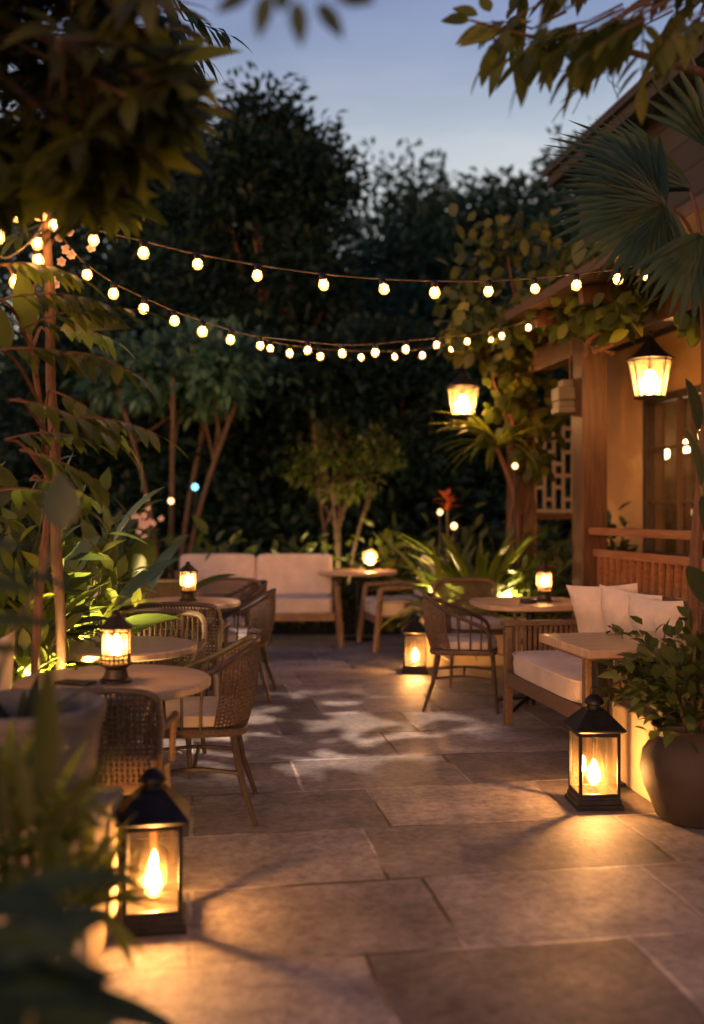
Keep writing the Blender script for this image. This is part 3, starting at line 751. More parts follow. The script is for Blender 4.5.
m = MB(); m.box((0, -1.72, 1.20), (.13, 3.2, .055)); m.box((0, -1.72, 1.03), (.05, 3.2, .06)); m.box((0, -1.72, .44), (.05, 3.2, .06)); rl = m.build('railing', M['railwood'], h, False, .005)
for k in range(28):
    m = MB(); m.box((0, -.20 - k * .112, .735), (.026, .045, .53)); m.build('baluster', M['railwood'], rl, False)
lb_ = Matrix.Rotation(-HR, 3, 'Z') @ (HB - HP)
m = MB(); m.tube(catmull([(-.09, 1.62, 2.60), (lb_.x * .5, (1.62 + lb_.y) / 2, 2.79), (lb_.x, lb_.y, 2.72)], 6), .011, 8); m.tube([(lb_.x, lb_.y, 2.725), (lb_.x, lb_.y, 2.68)], .006, 6); m.build('lantern_bracket', M['metal'], h)
m = MB(); m.tube([(.0095, -1.02, 2.64), (.0095, -1.02, 2.585)], .006, 6); m.build('lantern_hook', M['metal'], h)
# white pierced screen at the end of the veranda
m = MB(); sx0, sx1, sz0, sz1 = .42, .94, 1.30, 2.42
for x in (sx0, sx1): m.box((x, 2.5, (sz0 + sz1) / 2), (.06, .05, sz1 - sz0))
for z in (sz0, sz1): m.box(((sx0 + sx1) / 2, 2.5, z), (sx1 - sx0 - .06, .05, .06))
scf = m.build('screen_frame', M['postwood'], h, False, .004)
m = MB(); nx, nz = 4, 9
for i in range(nx + 1): m.box((sx0 + .05 + i * (sx1 - sx0 - .1) / nx, 2.5, (sz0 + sz1) / 2), (.034, .02, sz1 - sz0 - .07))
for j in range(nz):
    z = sz0 + .06 + j * (sz1 - sz0 - .12) / (nz - 1)
    for i in range(nx):
        if (i + j) % 2 == 0 or j % 3 == 0: m.box((sx0 + .05 + (i + .5) * (sx1 - sx0 - .1) / nx, 2.5, z), ((sx1 - sx0 - .1) / nx - .036, .018, .04))
m.build('screen_panel', M['screen'], scf, False, .002)

# unlit box fixture beside the post
t = thing('box_lantern', 'unlit grey box fixture hanging on a rod left of the wooden post', 'lamp', at(570, 352, 8.1), 0.1)
m = MB(); m.tube([(0, 0, .30), (0, 0, -.23)], .007, 6); m.build('rod', M['bronze'], t)
m = MB(); m.box((0, 0, -.26), (.16, .14, .06)); m.box((0, 0, -.345), (.25, .2, .105)); m.build('housing', M['greybox'], t, False, .006)
m = MB(); m.box((0, 0, -.425), (.235, .19, .05)); m.box((0, 0, -.475), (.25, .2, .05)); m.build('lower_shade', M['greybox'], t, False, .006)

# ------------------------------------------------------------------ planters and pots
def planter(label, c, size, rz):
    t = thing('low_planter', label, 'planter', c, rz)
    lx, ly, lz = size; w = .07
    m = MB()
    m.box((0, -ly / 2 + w / 2, lz / 2), (lx, w, lz)); m.box((0, ly / 2 - w / 2, lz / 2), (lx, w, lz))
    m.box((-lx / 2 + w / 2, 0, lz / 2), (w, ly - 2 * w, lz)); m.box((lx / 2 - w / 2, 0, lz / 2), (w, ly - 2 * w, lz))
    m.build('wall', M['limewall'], t, False, .012)
    m = MB(); m.box((0, 0, lz / 2 - .03), (lx - 2 * w, ly - 2 * w, lz - .07)); m.build('earth', M['soil'], t, False)
    return t
planter('low stone planter at right lit by the lantern, with trailing plants', (1.60, 4.83, FZ), (.50, .66, .385), R(8))
planter('low stone planter wall behind the farthest floor lantern', (1.10, 8.95, FZ), (.98, .5, .42), R(4))
# pedestal + stone bowl at left
m = MB(); m.sq([(.20, 0), (.20, .40), (.215, .405), (.215, .45)]); pd = m.build('stone_pedestal', M['limewall'], None, False, .012)
pd.location = (-.96, 3.05, FZ); tag(pd, 'square pale stone pedestal under the stone bowl, lit by the nearest lantern', 'pedestal')
m = MB(); m.lathe([(.14, 0), (.175, .02), (.215, .12), (.232, .24), (.236, .285), (.246, .29), (.248, .318), (.238, .326), (.222, .322), (.216, .28), (.20, .23), (.12, .21)], 48); bw = m.build('stone_bowl', M['stone'], None, ang=50)
bw.location = (-.985, 2.98, FZ + .45); tag(bw, 'wide grey stone bowl planter on the pedestal at left', 'pot')
m = MB(); m.lathe([(.15, 0), (.175, .02), (.225, .14), (.242, .22), (.232, .29), (.195, .345), (.178, .37), (.186, .395), (.196, .41), (.186, .416), (.168, .40), (.16, .36)], 48); jar = m.build('clay_pot', M['clay'], None, ang=50)
jar.location = (gx(697, 4.38), 4.38, FZ); tag(jar, 'large brown rounded clay pot at right edge holding a palm', 'pot')

# ------------------------------------------------------------------ plants
def frond_pinnate(m, stem, p, d, L, n, lL, lW, r=rnd, droop=.6, lm='lance', rs=.005):
    d = V(d).normalized(); pts = [V(p)]; dd_ = d.copy(); k = 8
    for i in range(k):
        pts.append(pts[-1] + dd_ * L / k); dd_ = (dd_ + V((0, 0, -droop / k))).normalized()
    stem.tube(pts, [rs, rs * .35], 5)
    sd = d.cross(V((0, 0, 1)))
    if sd.length < .01: sd = V((1, 0, 0))
    sd.normalize()
    for i in range(n):
        t = .18 + .8 * i / n; f = t * k; j = min(int(f), k - 1); q = pts[j].lerp(pts[j + 1], f - j); td = (pts[j + 1] - pts[j]).normalized()
        s_ = 1 - .35 * abs(t - .5)
        for sg in (-1, 1):
            dl = (sd * sg * r.uniform(.75, 1) + td * r.uniform(.45, .8) + V((0, 0, r.uniform(-.45, .05)))).normalized()
            m.leaf(q, dl, V((0, 0, 1)) + rvec(r) * .3, lL * s_ * r.uniform(.85, 1.1), lW * r.uniform(.85, 1.1), r.uniform(.3, .9), .2, 4, lm)
    m.leaf(pts[-1], (pts[-1] - pts[-2]), V((0, 0, 1)), lL, lW, .5, .2, 4, lm)

def palmate(m, stem, p, d, L, W, n=8, r=rnd, droop=.8, nrm=None):
    """leaflets radiating from one point, drooping like an umbrella"""
    d = V(d).normalized(); a = d.orthogonal().normalized(); b = d.cross(a)
    for k in range(n):
        an = 2 * PI * k / n + r.uniform(-.2, .2)
        o = (a * math.cos(an) + b * math.sin(an))
        m.leaf(V(p) + o * .01, o + d * r.uniform(.0, .35), d, L * r.uniform(.75, 1.1), W * r.uniform(.85, 1.1), droop * r.uniform(.7, 1.3), .16, 5, 'ov')

def rosette(m, c, n, L, W, up=(0.2, 1.3), droop=1.2, r=rnd, shape='strap', nseg=8, az=None):
    for i in range(n):
        an = r.uniform(0, 2 * PI) if az is None else r.uniform(*az)
        u = r.uniform(*up)
        d = V((math.cos(an), math.sin(an), u)).normalized()
        m.leaf(V(c) + V((math.cos(an), math.sin(an), 0)) * .02, d, V((0, 0, 1)) + rvec(r) * .15, L * r.uniform(.7, 1.1), W * r.uniform(.8, 1.15), droop * r.uniform(.6, 1.3), .25, nseg, shape)

def clump_shrub(name, label, loc, rx, rz_, h, n, L, W, mat, seed, group=None, cat='shrub', shape='ov', nstem=6, nseg=3, droop=.5):
    r = random.Random(seed); t = thing(name, label, cat, loc, 0, group)
    m = MB(); st = MB()
    tips = []
    for i in range(nstem):
        an = 2 * PI * i / nstem + r.uniform(-.4, .4); k = r.uniform(.2, .85)
        tip = V((math.cos(an) * rx * k, math.sin(an) * rz_ * k, h * r.uniform(.55, .95)))
        pts = catmull([(0, 0, 0), tip * .45 + V((0, 0, h * .12)) + rvec(r) * .04, tip], 4); st.tube(pts, [.012, .004], 5); tips.append(pts)
    for i in range(n):
        pts = r.choice(tips); f = r.uniform(.25, 1); q = pts[min(int(f * (len(pts) - 1)), len(pts) - 1)]
        q = q + V((r.gauss(0, rx * .28), r.gauss(0, rz_ * .28), r.gauss(0, h * .13)))
        q.z = max(q.z, .04)
        o = V((q.x, q.y, (q.z - h * .4) * .7 + .1)).normalized() + rvec(r) * .7
        m.leaf(q, o, V((0, 0, 1)) + rvec(r) * .5, L * r.uniform(.6, 1.15), W * r.uniform(.7, 1.15), droop, .2, nseg, shape)
    st.build('stem', M['stem'], t); m.build('foliage', M[mat], t, ang=0)
    return t

def bigleaf_plant(name, label, loc, leaves, mat, cat='plant', group=None, seed=0):
    """leaves: list of (tip direction az, elevation tangent, petiole length, blade length, blade width)"""
    r = random.Random(seed); t = thing(name, label, cat, loc, 0, group); m = MB(); st = MB()
    for az, el, pl_, L, W in leaves:
        d = V((math.cos(az), math.sin(az), el)).normalized()
        p0 = V((math.cos(az) * .03, math.sin(az) * .03, 0)); p1 = p0 + (d * .5 + V((0, 0, .5))) * pl_ * .5; p2 = p0 + d * pl_ + V((0, 0, pl_ * .12))
        pts = catmull([p0, p1, p2], 5); st.tube(pts, [.011, .006], 6)
        dd_ = (pts[-1] - pts[-2]).normalized()
        m.leaf(pts[-1], dd_, V((0, 0, 1)) * .6 - V((math.cos(az), math.sin(az), 0)) * .6 + rvec(r) * .35, L, W, r.uniform(.5, 1.0), .22, 9, 'pad')
    st.build('stem', M['stem'], t); m.build('foliage', M[mat], t, ang=0)
    return t

def tree(name, label, base, crown_c, crown_r, nclump, nleaf, L, W, mat, seed, trunk_r=.12, stems=1, bark='bark', group=None, clump_r=.5, shape=None, spread=.3, full=None):
    r = random.Random(seed); t = thing(name, label, 'tree', base, 0, group)
    cc = V(crown_c) - V(base); m = MB(); tk = MB(); cl = []
    for i in range(nclump):
        d = rvec(r); k = r.uniform(.35, 1) ** .5
        p = V((d.x * crown_r[0] * k, d.y * crown_r[1] * k, d.z * crown_r[2] * k)) + cc
        cl.append(p)
    fork = []
    for s_ in range(stems):
        an = 2 * PI * s_ / max(1, stems) + r.uniform(-.5, .5)
        off = V((math.cos(an), math.sin(an), 0)) * (spread if stems > 1 else .05)
        top = V((cc.x * .8, cc.y * .8, cc.z - crown_r[2] * .55)) + off
        pts = catmull([off * .12, off * .45 + V((cc.x * .3, cc.y * .3, top.z * .5)) + rvec(r) * trunk_r * .8, top], 6)
        tk.tube(pts, [trunk_r * (1.0 if stems == 1 else .75), trunk_r * .5], 9)
        fork.append(pts)
    for i, p in enumerate(cl):
        if i % 2 and nclump > 24: continue
        pts = r.choice(fork); s0 = pts[r.randint(len(pts) * 2 // 3, len(pts) - 1)]
        mid = s0.lerp(p, .5) + V((0, 0, .12 * (p - s0).length)) + rvec(r) * .08
        tk.tube(catmull([s0, mid, p], 4), [trunk_r * .36, trunk_r * .07], 5)
    for p in cl:
        cr = clump_r * r.uniform(.6, 1.25); nl = int(nleaf * r.uniform(.6, 1.3))
        for i in range(nl):
            g_ = V((max(-1.7, min(1.7, r.gauss(0, 1))), max(-1.7, min(1.7, r.gauss(0, 1))), max(-1.2, min(1.2, r.gauss(0, .7))))) * cr * .52
            q = p + g_
            o = g_.normalized() * .9 + rvec(r) * .8 + V((0, 0, .15))
            if shape: m.leaf(q, o, V((0, 0, 1)) + rvec(r) * .5, L * r.uniform(.7, 1.2), W * r.uniform(.7, 1.2), .5, .2, 3, shape)
            else: m.sliver(q, o, V((0, 0, 1)) + rvec(r) * .9, L * r.uniform(.6, 1.25), W * r.uniform(.6, 1.25))
    tk.build('trunk', M[bark], t); m.build('crown', M[mat], t, ang=0)
    return t

GB = 'dark trees behind the patio'
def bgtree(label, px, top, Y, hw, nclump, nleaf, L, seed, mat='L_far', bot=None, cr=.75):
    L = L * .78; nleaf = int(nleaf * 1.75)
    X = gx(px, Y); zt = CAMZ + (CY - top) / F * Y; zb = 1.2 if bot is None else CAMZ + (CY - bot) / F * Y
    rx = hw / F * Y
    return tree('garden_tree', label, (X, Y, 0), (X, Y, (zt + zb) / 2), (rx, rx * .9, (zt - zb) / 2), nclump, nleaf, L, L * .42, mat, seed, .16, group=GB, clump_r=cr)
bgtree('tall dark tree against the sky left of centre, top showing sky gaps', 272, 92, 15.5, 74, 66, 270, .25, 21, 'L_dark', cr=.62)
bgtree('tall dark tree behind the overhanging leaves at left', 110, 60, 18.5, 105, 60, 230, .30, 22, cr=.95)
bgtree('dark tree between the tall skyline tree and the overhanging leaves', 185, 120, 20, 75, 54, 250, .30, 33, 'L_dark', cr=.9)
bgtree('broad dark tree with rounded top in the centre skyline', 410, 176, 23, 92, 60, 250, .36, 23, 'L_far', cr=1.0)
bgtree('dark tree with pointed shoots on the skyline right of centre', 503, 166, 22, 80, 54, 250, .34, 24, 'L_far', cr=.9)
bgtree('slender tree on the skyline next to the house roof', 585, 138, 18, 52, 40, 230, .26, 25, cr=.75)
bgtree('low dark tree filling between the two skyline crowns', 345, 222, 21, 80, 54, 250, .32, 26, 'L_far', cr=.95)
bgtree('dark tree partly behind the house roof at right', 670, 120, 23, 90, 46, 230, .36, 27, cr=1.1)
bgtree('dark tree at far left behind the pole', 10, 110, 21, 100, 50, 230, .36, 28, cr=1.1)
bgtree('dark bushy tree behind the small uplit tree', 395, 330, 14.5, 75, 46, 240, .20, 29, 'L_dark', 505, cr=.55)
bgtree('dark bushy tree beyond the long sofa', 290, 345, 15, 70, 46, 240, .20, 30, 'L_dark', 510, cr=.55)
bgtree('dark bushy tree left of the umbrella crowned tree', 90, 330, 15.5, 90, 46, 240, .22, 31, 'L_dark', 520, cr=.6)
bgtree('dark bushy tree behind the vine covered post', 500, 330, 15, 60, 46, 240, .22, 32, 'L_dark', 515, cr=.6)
# multi-stem tree with an umbrella crown
Yu = 13.0
tree('umbrella_tree', 'multi stemmed tree with flat umbrella crown behind the long sofa, left', (gx(172, Yu), Yu, 0), (gx(185, Yu), Yu, CAMZ + .142 * Yu), (1.12, .9, .40), 44, 115, .20, .085, 'L_blue', 41, .05, 4, 'bark', clump_r=.36, shape='ov', spread=.85)
tree('umbrella_tree', 'dark loose tree crown right of the umbrella crowned tree', (gx(330, 14.0), 14.0, 0), (gx(320, 14.0), 14.0, CAMZ + .125 * 14), (1.1, .8, .5), 36, 90, .20, .085, 'L_dark', 42, .07, 3, 'bark', clump_r=.4, shape='ov', spread=.35)
# small uplit tree
Ys = 12.1
tree('small_tree', 'small open tree lit warmly from below behind the sofa end', (gx(340, Ys), Ys, 0), (gx(346, Ys), Ys, CAMZ + .050 * Ys), (.66, .5, .46), 27, 62, .12, .040, 'L_olive', 43, .034, 4, 'bark', clump_r=.17, shape='lance', spread=.34)

# far undergrowth as one mass so no bare horizon shows between the trunks
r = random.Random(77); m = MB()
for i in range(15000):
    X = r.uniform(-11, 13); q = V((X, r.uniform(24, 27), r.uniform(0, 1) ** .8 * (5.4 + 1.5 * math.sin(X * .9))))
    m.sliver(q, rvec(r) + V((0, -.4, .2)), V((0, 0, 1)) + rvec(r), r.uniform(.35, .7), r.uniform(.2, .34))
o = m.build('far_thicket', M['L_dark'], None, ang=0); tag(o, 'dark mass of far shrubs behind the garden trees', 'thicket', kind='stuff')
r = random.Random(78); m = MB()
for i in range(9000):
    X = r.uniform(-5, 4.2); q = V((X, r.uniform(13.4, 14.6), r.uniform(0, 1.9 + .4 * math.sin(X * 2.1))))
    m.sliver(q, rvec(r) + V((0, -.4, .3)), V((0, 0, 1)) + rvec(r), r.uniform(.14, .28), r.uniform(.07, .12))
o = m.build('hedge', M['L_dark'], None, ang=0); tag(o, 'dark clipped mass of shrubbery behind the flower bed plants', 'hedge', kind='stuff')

# bed plants behind the sofa
bed = [(130, 11.6, .50, .85, .16, 'L_mid'), (215, 11.5, .42, .80, .20, 'L_big'), (262, 11.45, .42, .80, .15, 'L_mid'), (300, 11.5, .40, .88, .13, 'L_mid'),
       (338, 11.3, .30, .70, .10, 'L_olive'), (385, 11.4, .42, .86, .16, 'L_lime'), (418, 11.3, .42, .90, .18, 'L_mid'), (452, 11.2, .4, .95, .14, 'L_mid'), (560, 11.4, .5, 1.1, .16, 'L_mid'), (515, 11.5, .5, 1.1, .16, 'L_dark')]
lab = ['shrub left of the long sofa behind the middle table', 'broad leafed plant behind the left end of the long sofa', 'shrub behind the middle of the long sofa', 'shrub behind the right seat of the long sofa',
       'low olive shrub under the small uplit tree', 'bright lime shrub behind the far round lamp', 'shrub between the far lamp and the cream armchair', 'shrub behind the cream armchair', 'shrub at the end of the veranda deck', 'dark shrub at the foot of the vine']
for k, (px, Y, rx, hh, L, mt) in enumerate(bed):
    clump_shrub('bed_shrub', lab[k], (gx(px, Y), Y, 0), rx, rx * .8, hh * 1.35, 110 if L > .15 else 170, L * 1.3, L * .62, mt, 100 + k, 'shrubs in the back planting bed', nseg=4)
t = thing('flowering_plant', 'plant with orange red flower head behind the spiky plant', 'plant', (gx(447, 10.6), 10.6, 0)); m = MB(); st = MB()
r = random.Random(5); st.tube([(0, 0, 0), (.02, 0, .7), (0, 0, 1.42)], .012, 6)
for i in range(26):
    a = r.uniform(0, 6.28); m.leaf((0, 0, 1.40 + r.uniform(-.05, .12)), (math.cos(a), math.sin(a), r.uniform(.2, 1.6)), (0, 0, 1), r.uniform(.10, .2), .045, .6, .2, 3, 'lance')
st.build('stem', M['stem'], t); m.build('flower', M['redpetal'], t, ang=0)
# spiky strap plant in the back planter
t = thing('strap_plant', 'large spiky strap leafed plant in the low planter behind the far lantern', 'plant', (gx(478, 9.1), 9.0, .40)); m = MB()
rosette(m, (0, 0, 0), 62, 1.1, .085, (.45, 2.9), 1.05, random.Random(8)); rosette(m, (-.3, .05, 0), 34, .95, .08, (.3, 2.2), 1.1, random.Random(9)); rosette(m, (.3, 0, 0), 22, .8, .07, (.3, 2.0), 1.2, random.Random(10))
m.build('foliage', M['L_lime'], t, ang=0)
# cordyline / dracaena in front of the vine post
t = thing('cordyline', 'slim trunked cordyline with arching leaf head before the vine covered post', 'plant', (gx(512, 9.3), 9.3, .3)); m = MB(); st = MB()
hd = at(497, 447, 9.3) - V((gx(512, 9.3), 9.3, .3))
st.tube(catmull([(0, 0, 0), (.06, 0, .7), (0.02, 0, 1.2), hd], 6), [.035, .022], 8)
rosette(m, hd, 46, .72, .065, (.1, 1.6), 1.3, random.Random(12)); st.build('trunk', M['barkred'], t); m.build('foliage', M['L_lime'], t, ang=0)

# vines on posts
def vine(label, pts_region, n, L, W, mat, seed, base, top, nstem=5):
    r = random.Random(seed); t = thing('climbing_vine', label, 'vine', base); m = MB(); st = MB(); b = V(base)
    for i in range(nstem):
        q = r.choice(pts_region); tip = V(q[0]) - b
        a = 2 * PI * i / nstem
        st.tube(catmull([V((.12 * math.cos(a), .12 * math.sin(a), 0)), V((.14 * math.cos(a + 2), .14 * math.sin(a + 2), top * .4)), V((.12 * math.cos(a + 4), .12 * math.sin(a + 4), top * .85)), tip], 6), [.020, .008], 6)
    for i in range(n):
        c, rad = r.choice(pts_region)
        q = V(c) - b + V((r.gauss(0, rad * .55), r.gauss(0, rad * .4), r.gauss(0, rad * .5)))
        m.leaf(q, rvec(r) + V((0, -.4, -.5)), V((0, -1, .8)) + rvec(r) * .7, L * r.uniform(.6, 1.2), W * r.uniform(.7, 1.2), .5, .15, 4, 'pad')
    st.build('stem', M['barkred'], t); m.build('foliage', M[mat], t, ang=0)
    return t
P2 = HP + dd * 1.62
reg = [(at(470, 325, 8.6), .16), (at(505, 315, 8.4), .2), (at(540, 310, 8.2), .18), (at(575, 318, 7.6), .12), (at(480, 262, 9.1), .30), (at(505, 240, 9.0), .30), (at(540, 250, 9.0), .3), (at(465, 300, 9.2), .22), (at(500, 345, 9.3), .26), (at(530, 370, 9.3), .26), (at(545, 330, 9.2), .25), (at(508, 395, 9.3), .2), (at(545, 420, 9.3), .2), (at(455, 340, 9.3), .14), (at(520, 300, 9.1), .28), (at(560, 290, 9.0), .2), (at(535, 460, 9.3), .15)]
vine('leafy climbing vine covering the veranda corner post and eave, lit by the bulbs', reg, 980, .14, .095, 'L_vine', 51, (P2.x, P2.y - .05, 0), 2.5)
reg = [(at(598, 305, 7.2), .12), (at(615, 315, 6.9), .14), (at(580, 300, 7.3), .10), (at(628, 300, 6.7), .14), (at(700, 318, 6.4), .10), (at(655, 290, 6.8), .12), (at(600, 255, 7.4), .16), (at(640, 262, 7.0), .16), (at(690, 275, 6.6), .16), (at(572, 270, 7.8), .14), (at(545, 300, 7.9), .16), (at(515, 316, 8.2), .16), (at(560, 290, 7.8), .14)]
vine('yellow green vine leaves hanging over the veranda beam near the hanging lantern', reg, 330, .18, .10, 'L_vine', 52, (HP.x - .02, HP.y - .35, 2.56), .25, 3)
clump_shrub('veranda_plant', 'bushy plant standing on the veranda behind the wooden railing', HP + nn * .55 + dd * .8 + V((0, 0, .345)), .25, .25, 1.05, 150, .15, .07, 'L_mid', 61)
clump_shrub('bed_shrub', 'dark shrub at foot of the wooden post, left of railing', (1.72, 8.7, 0), .32, .3, 1.15, 170, .19, .08, 'L_mid', 62, 'shrubs in the back planting bed')
clump_shrub('trailing_shrub', 'small leafed trailing shrub spilling over the right planter', (1.52, 4.78, .36), .34, .34, .40, 420, .085, .05, 'L_mid', 63, nstem=10, droop=.9)
clump_shrub('leafy_plant', 'bushy dark leafed plant filling the clay pot', (gx(690, 4.38), 4.36, .36), 
    .27, .25, .52, 420, .105, .055, 'L_mid', 64, nstem=8)
# fan palm growing from the clay pot
t = thing('fan_palm', 'fan palm with pleated fronds rising from the clay pot at right', 'palm', (gx(701, 4.40), 4.42, .37)); b = V((gx(701, 4.40), 4.42, .37)); m = MB(); st = MB(); r = random.Random(15)
top = at(704, 262, 4.35) - b
st.tube(catmull([(0, 0, 0), (-.02, 0, .7), (.03, 0, 1.4), top], 6), [.032, .022], 8)
def fan(hub, d, nrm, L, n=26, spread=R(105), droop=.35):
    d = V(d).normalized(); nv = V(nrm).normalized(); sd = d.cross(nv).normalized(); nv = sd.cross(d)
    st.tube(catmull([top, top.lerp(V(hub), .5) + V((0, 0, .06)), V(hub)], 4), [.010, .006], 6)
    m = MB()
    for k in range(n):
        a = -spread + 2 * spread * k / (n - 1)
        o = d * math.cos(a) + sd * math.sin(a)
        m.leaf(V(hub), o, nv + rvec(r) * .15, L * (1 - .25 * abs(a) / spread) * r.uniform(.93, 1.05), .045, droop, .45, 6, 'strap')
    m.build('frond', M['L_palm'], t, ang=0)
fan(at(664, 205, 4.1) - b, (-1, -.15, -.18), (0, -1, .30), .50, 34)
fan(at(690, 190, 4.5) - b, (-.85, .1, .5), (0, -1, .5), .70, 18, R(34), .3)
fan(at(716, 150, 4.4) - b, (-.2, -.1, 1), (0, -1, .2), .5, 12, R(45), .35)
fan(at(700, 235, 4.0) - b, (.2, -.3, -1), (0, -1, .2), .45, 20, R(80), .3)
st.build('trunk', M['barkred'], t)
# big leaves entering at the right edge
lv = [(R(200), 5.0, 1.05, .25, .13), (R(215), 4.6, .80, .26, .14), (R(230), 4.0, .62, .24, .13), (R(190), 6.5, 1.25, .22, .12), (R(205), 3.2, .62, .20, .11)]
bigleaf_plant('broad_leaf_plant', 'broad glossy leaves rising at the right edge above the clay pot', (gx(752, 4.1), 4.15, .30), lv, 'L_fore', seed=7)

# ------------------------------------------------------------------ left side plants and pole
pb0 = V((gx(63, 4.2), 4.25, FZ)); pt0 = at(46, 206, 4.2)
m = MB(); L_ = pt0 - pb0
pp = [pb0 + L_ * (k / 14) + V((math.sin(k * 1.7) * .006, 0, 0)) for k in range(15)]
m.tube([p - pb0 for p in pp], [.024 + (.003 if k % 3 == 0 else 0) - k * .0004 for k in range(15)], 10)
o = m.build('light_pole', M['barkred'], None, ang=60); o.location = pb0; tag(o, 'leaning reddish wooden pole at left carrying the light strings', 'pole')
# young tree with pinnate leaves behind the pole
t = thing('young_tree', 'slim young tree with feathery leaves beside the pole at left', 'tree', (gx(30, 4.1), 4.1, 0)); b = V((gx(30, 4.1), 4.1, 0)); m = MB(); st = MB(); r = random.Random(31)
tp = at(20, 270, 4.0) - b; stem = catmull([(0, 0, 0), (.03, 0, .9), (.07, 0, 1.5), tp], 8); st.tube(stem, [.022, .010], 8)
for px, py, Y, dx, dz, L in [(40, 355, 3.8, 1, .1, .42), (60, 420, 3.9, 1, .15, .40), (20, 330, 3.8, .9, .5, .45), (10, 400, 3.7, 1, -.1, .42), (0, 300, 3.7, 1, .3, .4), (20, 450, 3.8, 1, -.2, .38), (45, 330, 4.3, 1, .15, .3), (0, 350, 3.6, .7, .1, .35), (50, 390, 4.0, .8, -.3, .36), (5, 440, 4.0, 1, .3, .35), (30, 480, 4.1, .9, .0, .3), (0, 265, 3.9, 1, .2, .3), (0, 490, 3.8, 1, .1, .34)]:
    p = at(px, py, Y) - b; j = min(range(len(stem)), key=lambda k: abs(stem[k].z - (p.z - .1)))
    st.tube(catmull([stem[j], stem[j].lerp(p, .6) + V((0, 0, .04)), p], 4), [.008, .005], 5)
    frond_pinnate(m, st, p, V((dx, r.uniform(-.4, .3), dz)), L, 6, .15, .048, r, .7, 'ov')
for px, py, Y, dx, dz in [(30, 335, 3.9, -.1, 1.5), (60, 330, 4.0, 1, .4), (70, 325, 4.1, 1, .2), (10, 350, 3.7, -.4, 1)]:
    m.leaf(at(px, py, Y) - b, (dx, -.2, dz), (0, -1, .6), .27, .10, .5, .15, 7, 'ov')
st.build('trunk', M['barkred'], t); m.build('crown', M['L_olive'], t, ang=0)
clump_shrub('leafy_plant', 'mid green leafy shrub around the foot of the pole at left', (gx(30, 4.9), 4.75, 0), .26, .26, 1.55, 210, .19, .085, 'L_big', 74, nstem=7)
clump_shrub('leafy_plant', 'green shrub between the pole and the paddle leafed plant', (gx(95, 6.9), 6.9, 0), .34, .3, 1.5, 170, .24, .11, 'L_big', 75, nstem=7)
clump_shrub('leafy_plant', 'bright leaves at left edge in front of the pole, lit from below', (gx(18, 4.25), 4.25, 0), .20, .18, 1.30, 170, .15, .065, 'L_lime', 76, nstem=6)
# pale blossom by the pole top
t = thing('blossom_branch', 'twig of pale pink blossom hanging beside the top of the pole', 'branch', at(48, 300, 4.4)); m = MB(); st = MB(); r = random.Random(33)
q0 = at(48, 300, 4.4); st.tube(catmull([at(20, 330, 4.35) - q0, at(40, 270, 4.4) - q0, at(56, 235, 4.45) - q0, at(66, 222, 4.45) - q0], 5), [.007, .003], 5)
for px, py in [(52, 280), (50, 292), (56, 285), (60, 238), (66, 250), (58, 226), (70, 232), (72, 255), (62, 262), (64, 222), (92, 248), (40, 207), (22, 210)]:
    p = at(px, py, 4.4 + r.uniform(-.08, .1)) - q0; m = MB()
    for i in range(6): a = i * PI / 3 + r.random(); m.leaf(p, (math.cos(a), -.5, math.sin(a)), (0, -1, 0), .026, .021, .2, .1, 3, 'pad')
    m.build('flower', M['petal'], t, ang=0)
st.build('stem', M['barkred'], t)
# bird of paradise style broad leaves
lv = [(R(60), 2.2, .70, .62, .24), (R(120), 2.6, .75, .55, .22), (R(20), 1.5, .62, .60, .22), (R(-30), 1.3, .5, .5, .2), (R(-80), 1.2, .5, .5, .2), (R(160), 1.8, .6, .5, .2), (R(0), .6, .5, .55, .2), (R(-60), 2.4, .8, .45, .2)]
bigleaf_plant('broad_leaf_plant', 'tall paddle leafed plant at left behind the bare round table', (gx(118, 7.4), 7.5, 0), lv, 'L_big', seed=3)
lv2 = [(R(30), 1.6, .8, .5, .2), (R(-20), 1.2, .7, .5, .2), (R(80), 2.0, .9, .5, .2), (R(-70), 1.2, .8, .45, .2), (R(10), 2.6, 1.1, .45, .2), (R(-45), .7, .6, .5, .2)]
bigleaf_plant('broad_leaf_plant', 'broad leafed plant among the left foliage behind the pole', (gx(35, 5.6), 5.6, 0), lv2, 'L_big', seed=4)
# lit strap plant by the pole
t = thing('strap_plant', 'yellow lit strap leafed plant at left beside the nearest tables', 'plant', (gx(52, 4.4), 4.45, .15)); m = MB(); st = MB()
st.tube([(0, 0, -.15), (.01, 0, .35)], [.03, .022], 8)
rosette(m, (0, 0, .38), 44, .46, .038, (.2, 2.2), 1.2, random.Random(18)); rosette(m, (-.08, .05, .62), 30, .40, .04, (.2, 2.0), 1.2, random.Random(19)); st.tube([(0, 0, .3), (-.08, .05, .62)], .012, 6)
st.build('stem', M['stem'], t); m.build('foliage', M['L_lime'], t, ang=0)
clump_shrub('leafy_plant', 'bright lit leafy plant behind the strap leaves at left', (gx(82, 5.4), 5.5, 0), .30, .28, 1.42, 240, .16, .075, 'L_lime', 71, nstem=7)
clump_shrub('leafy_plant', 'dark leafy plant low at left edge behind the pillow chair', (gx(-5, 4.6), 4.8, 0), .4, .4, 1.6, 240, .2, .09, 'L_mid', 72, nstem=8)
clump_shrub('leafy_plant', 'pale flowering shrub in the distance left of the long sofa', (gx(135, 9.5), 9.6, 0), .4, .4, 1.2, 240, .18, .08, 'L_mid', 73, nstem=8)
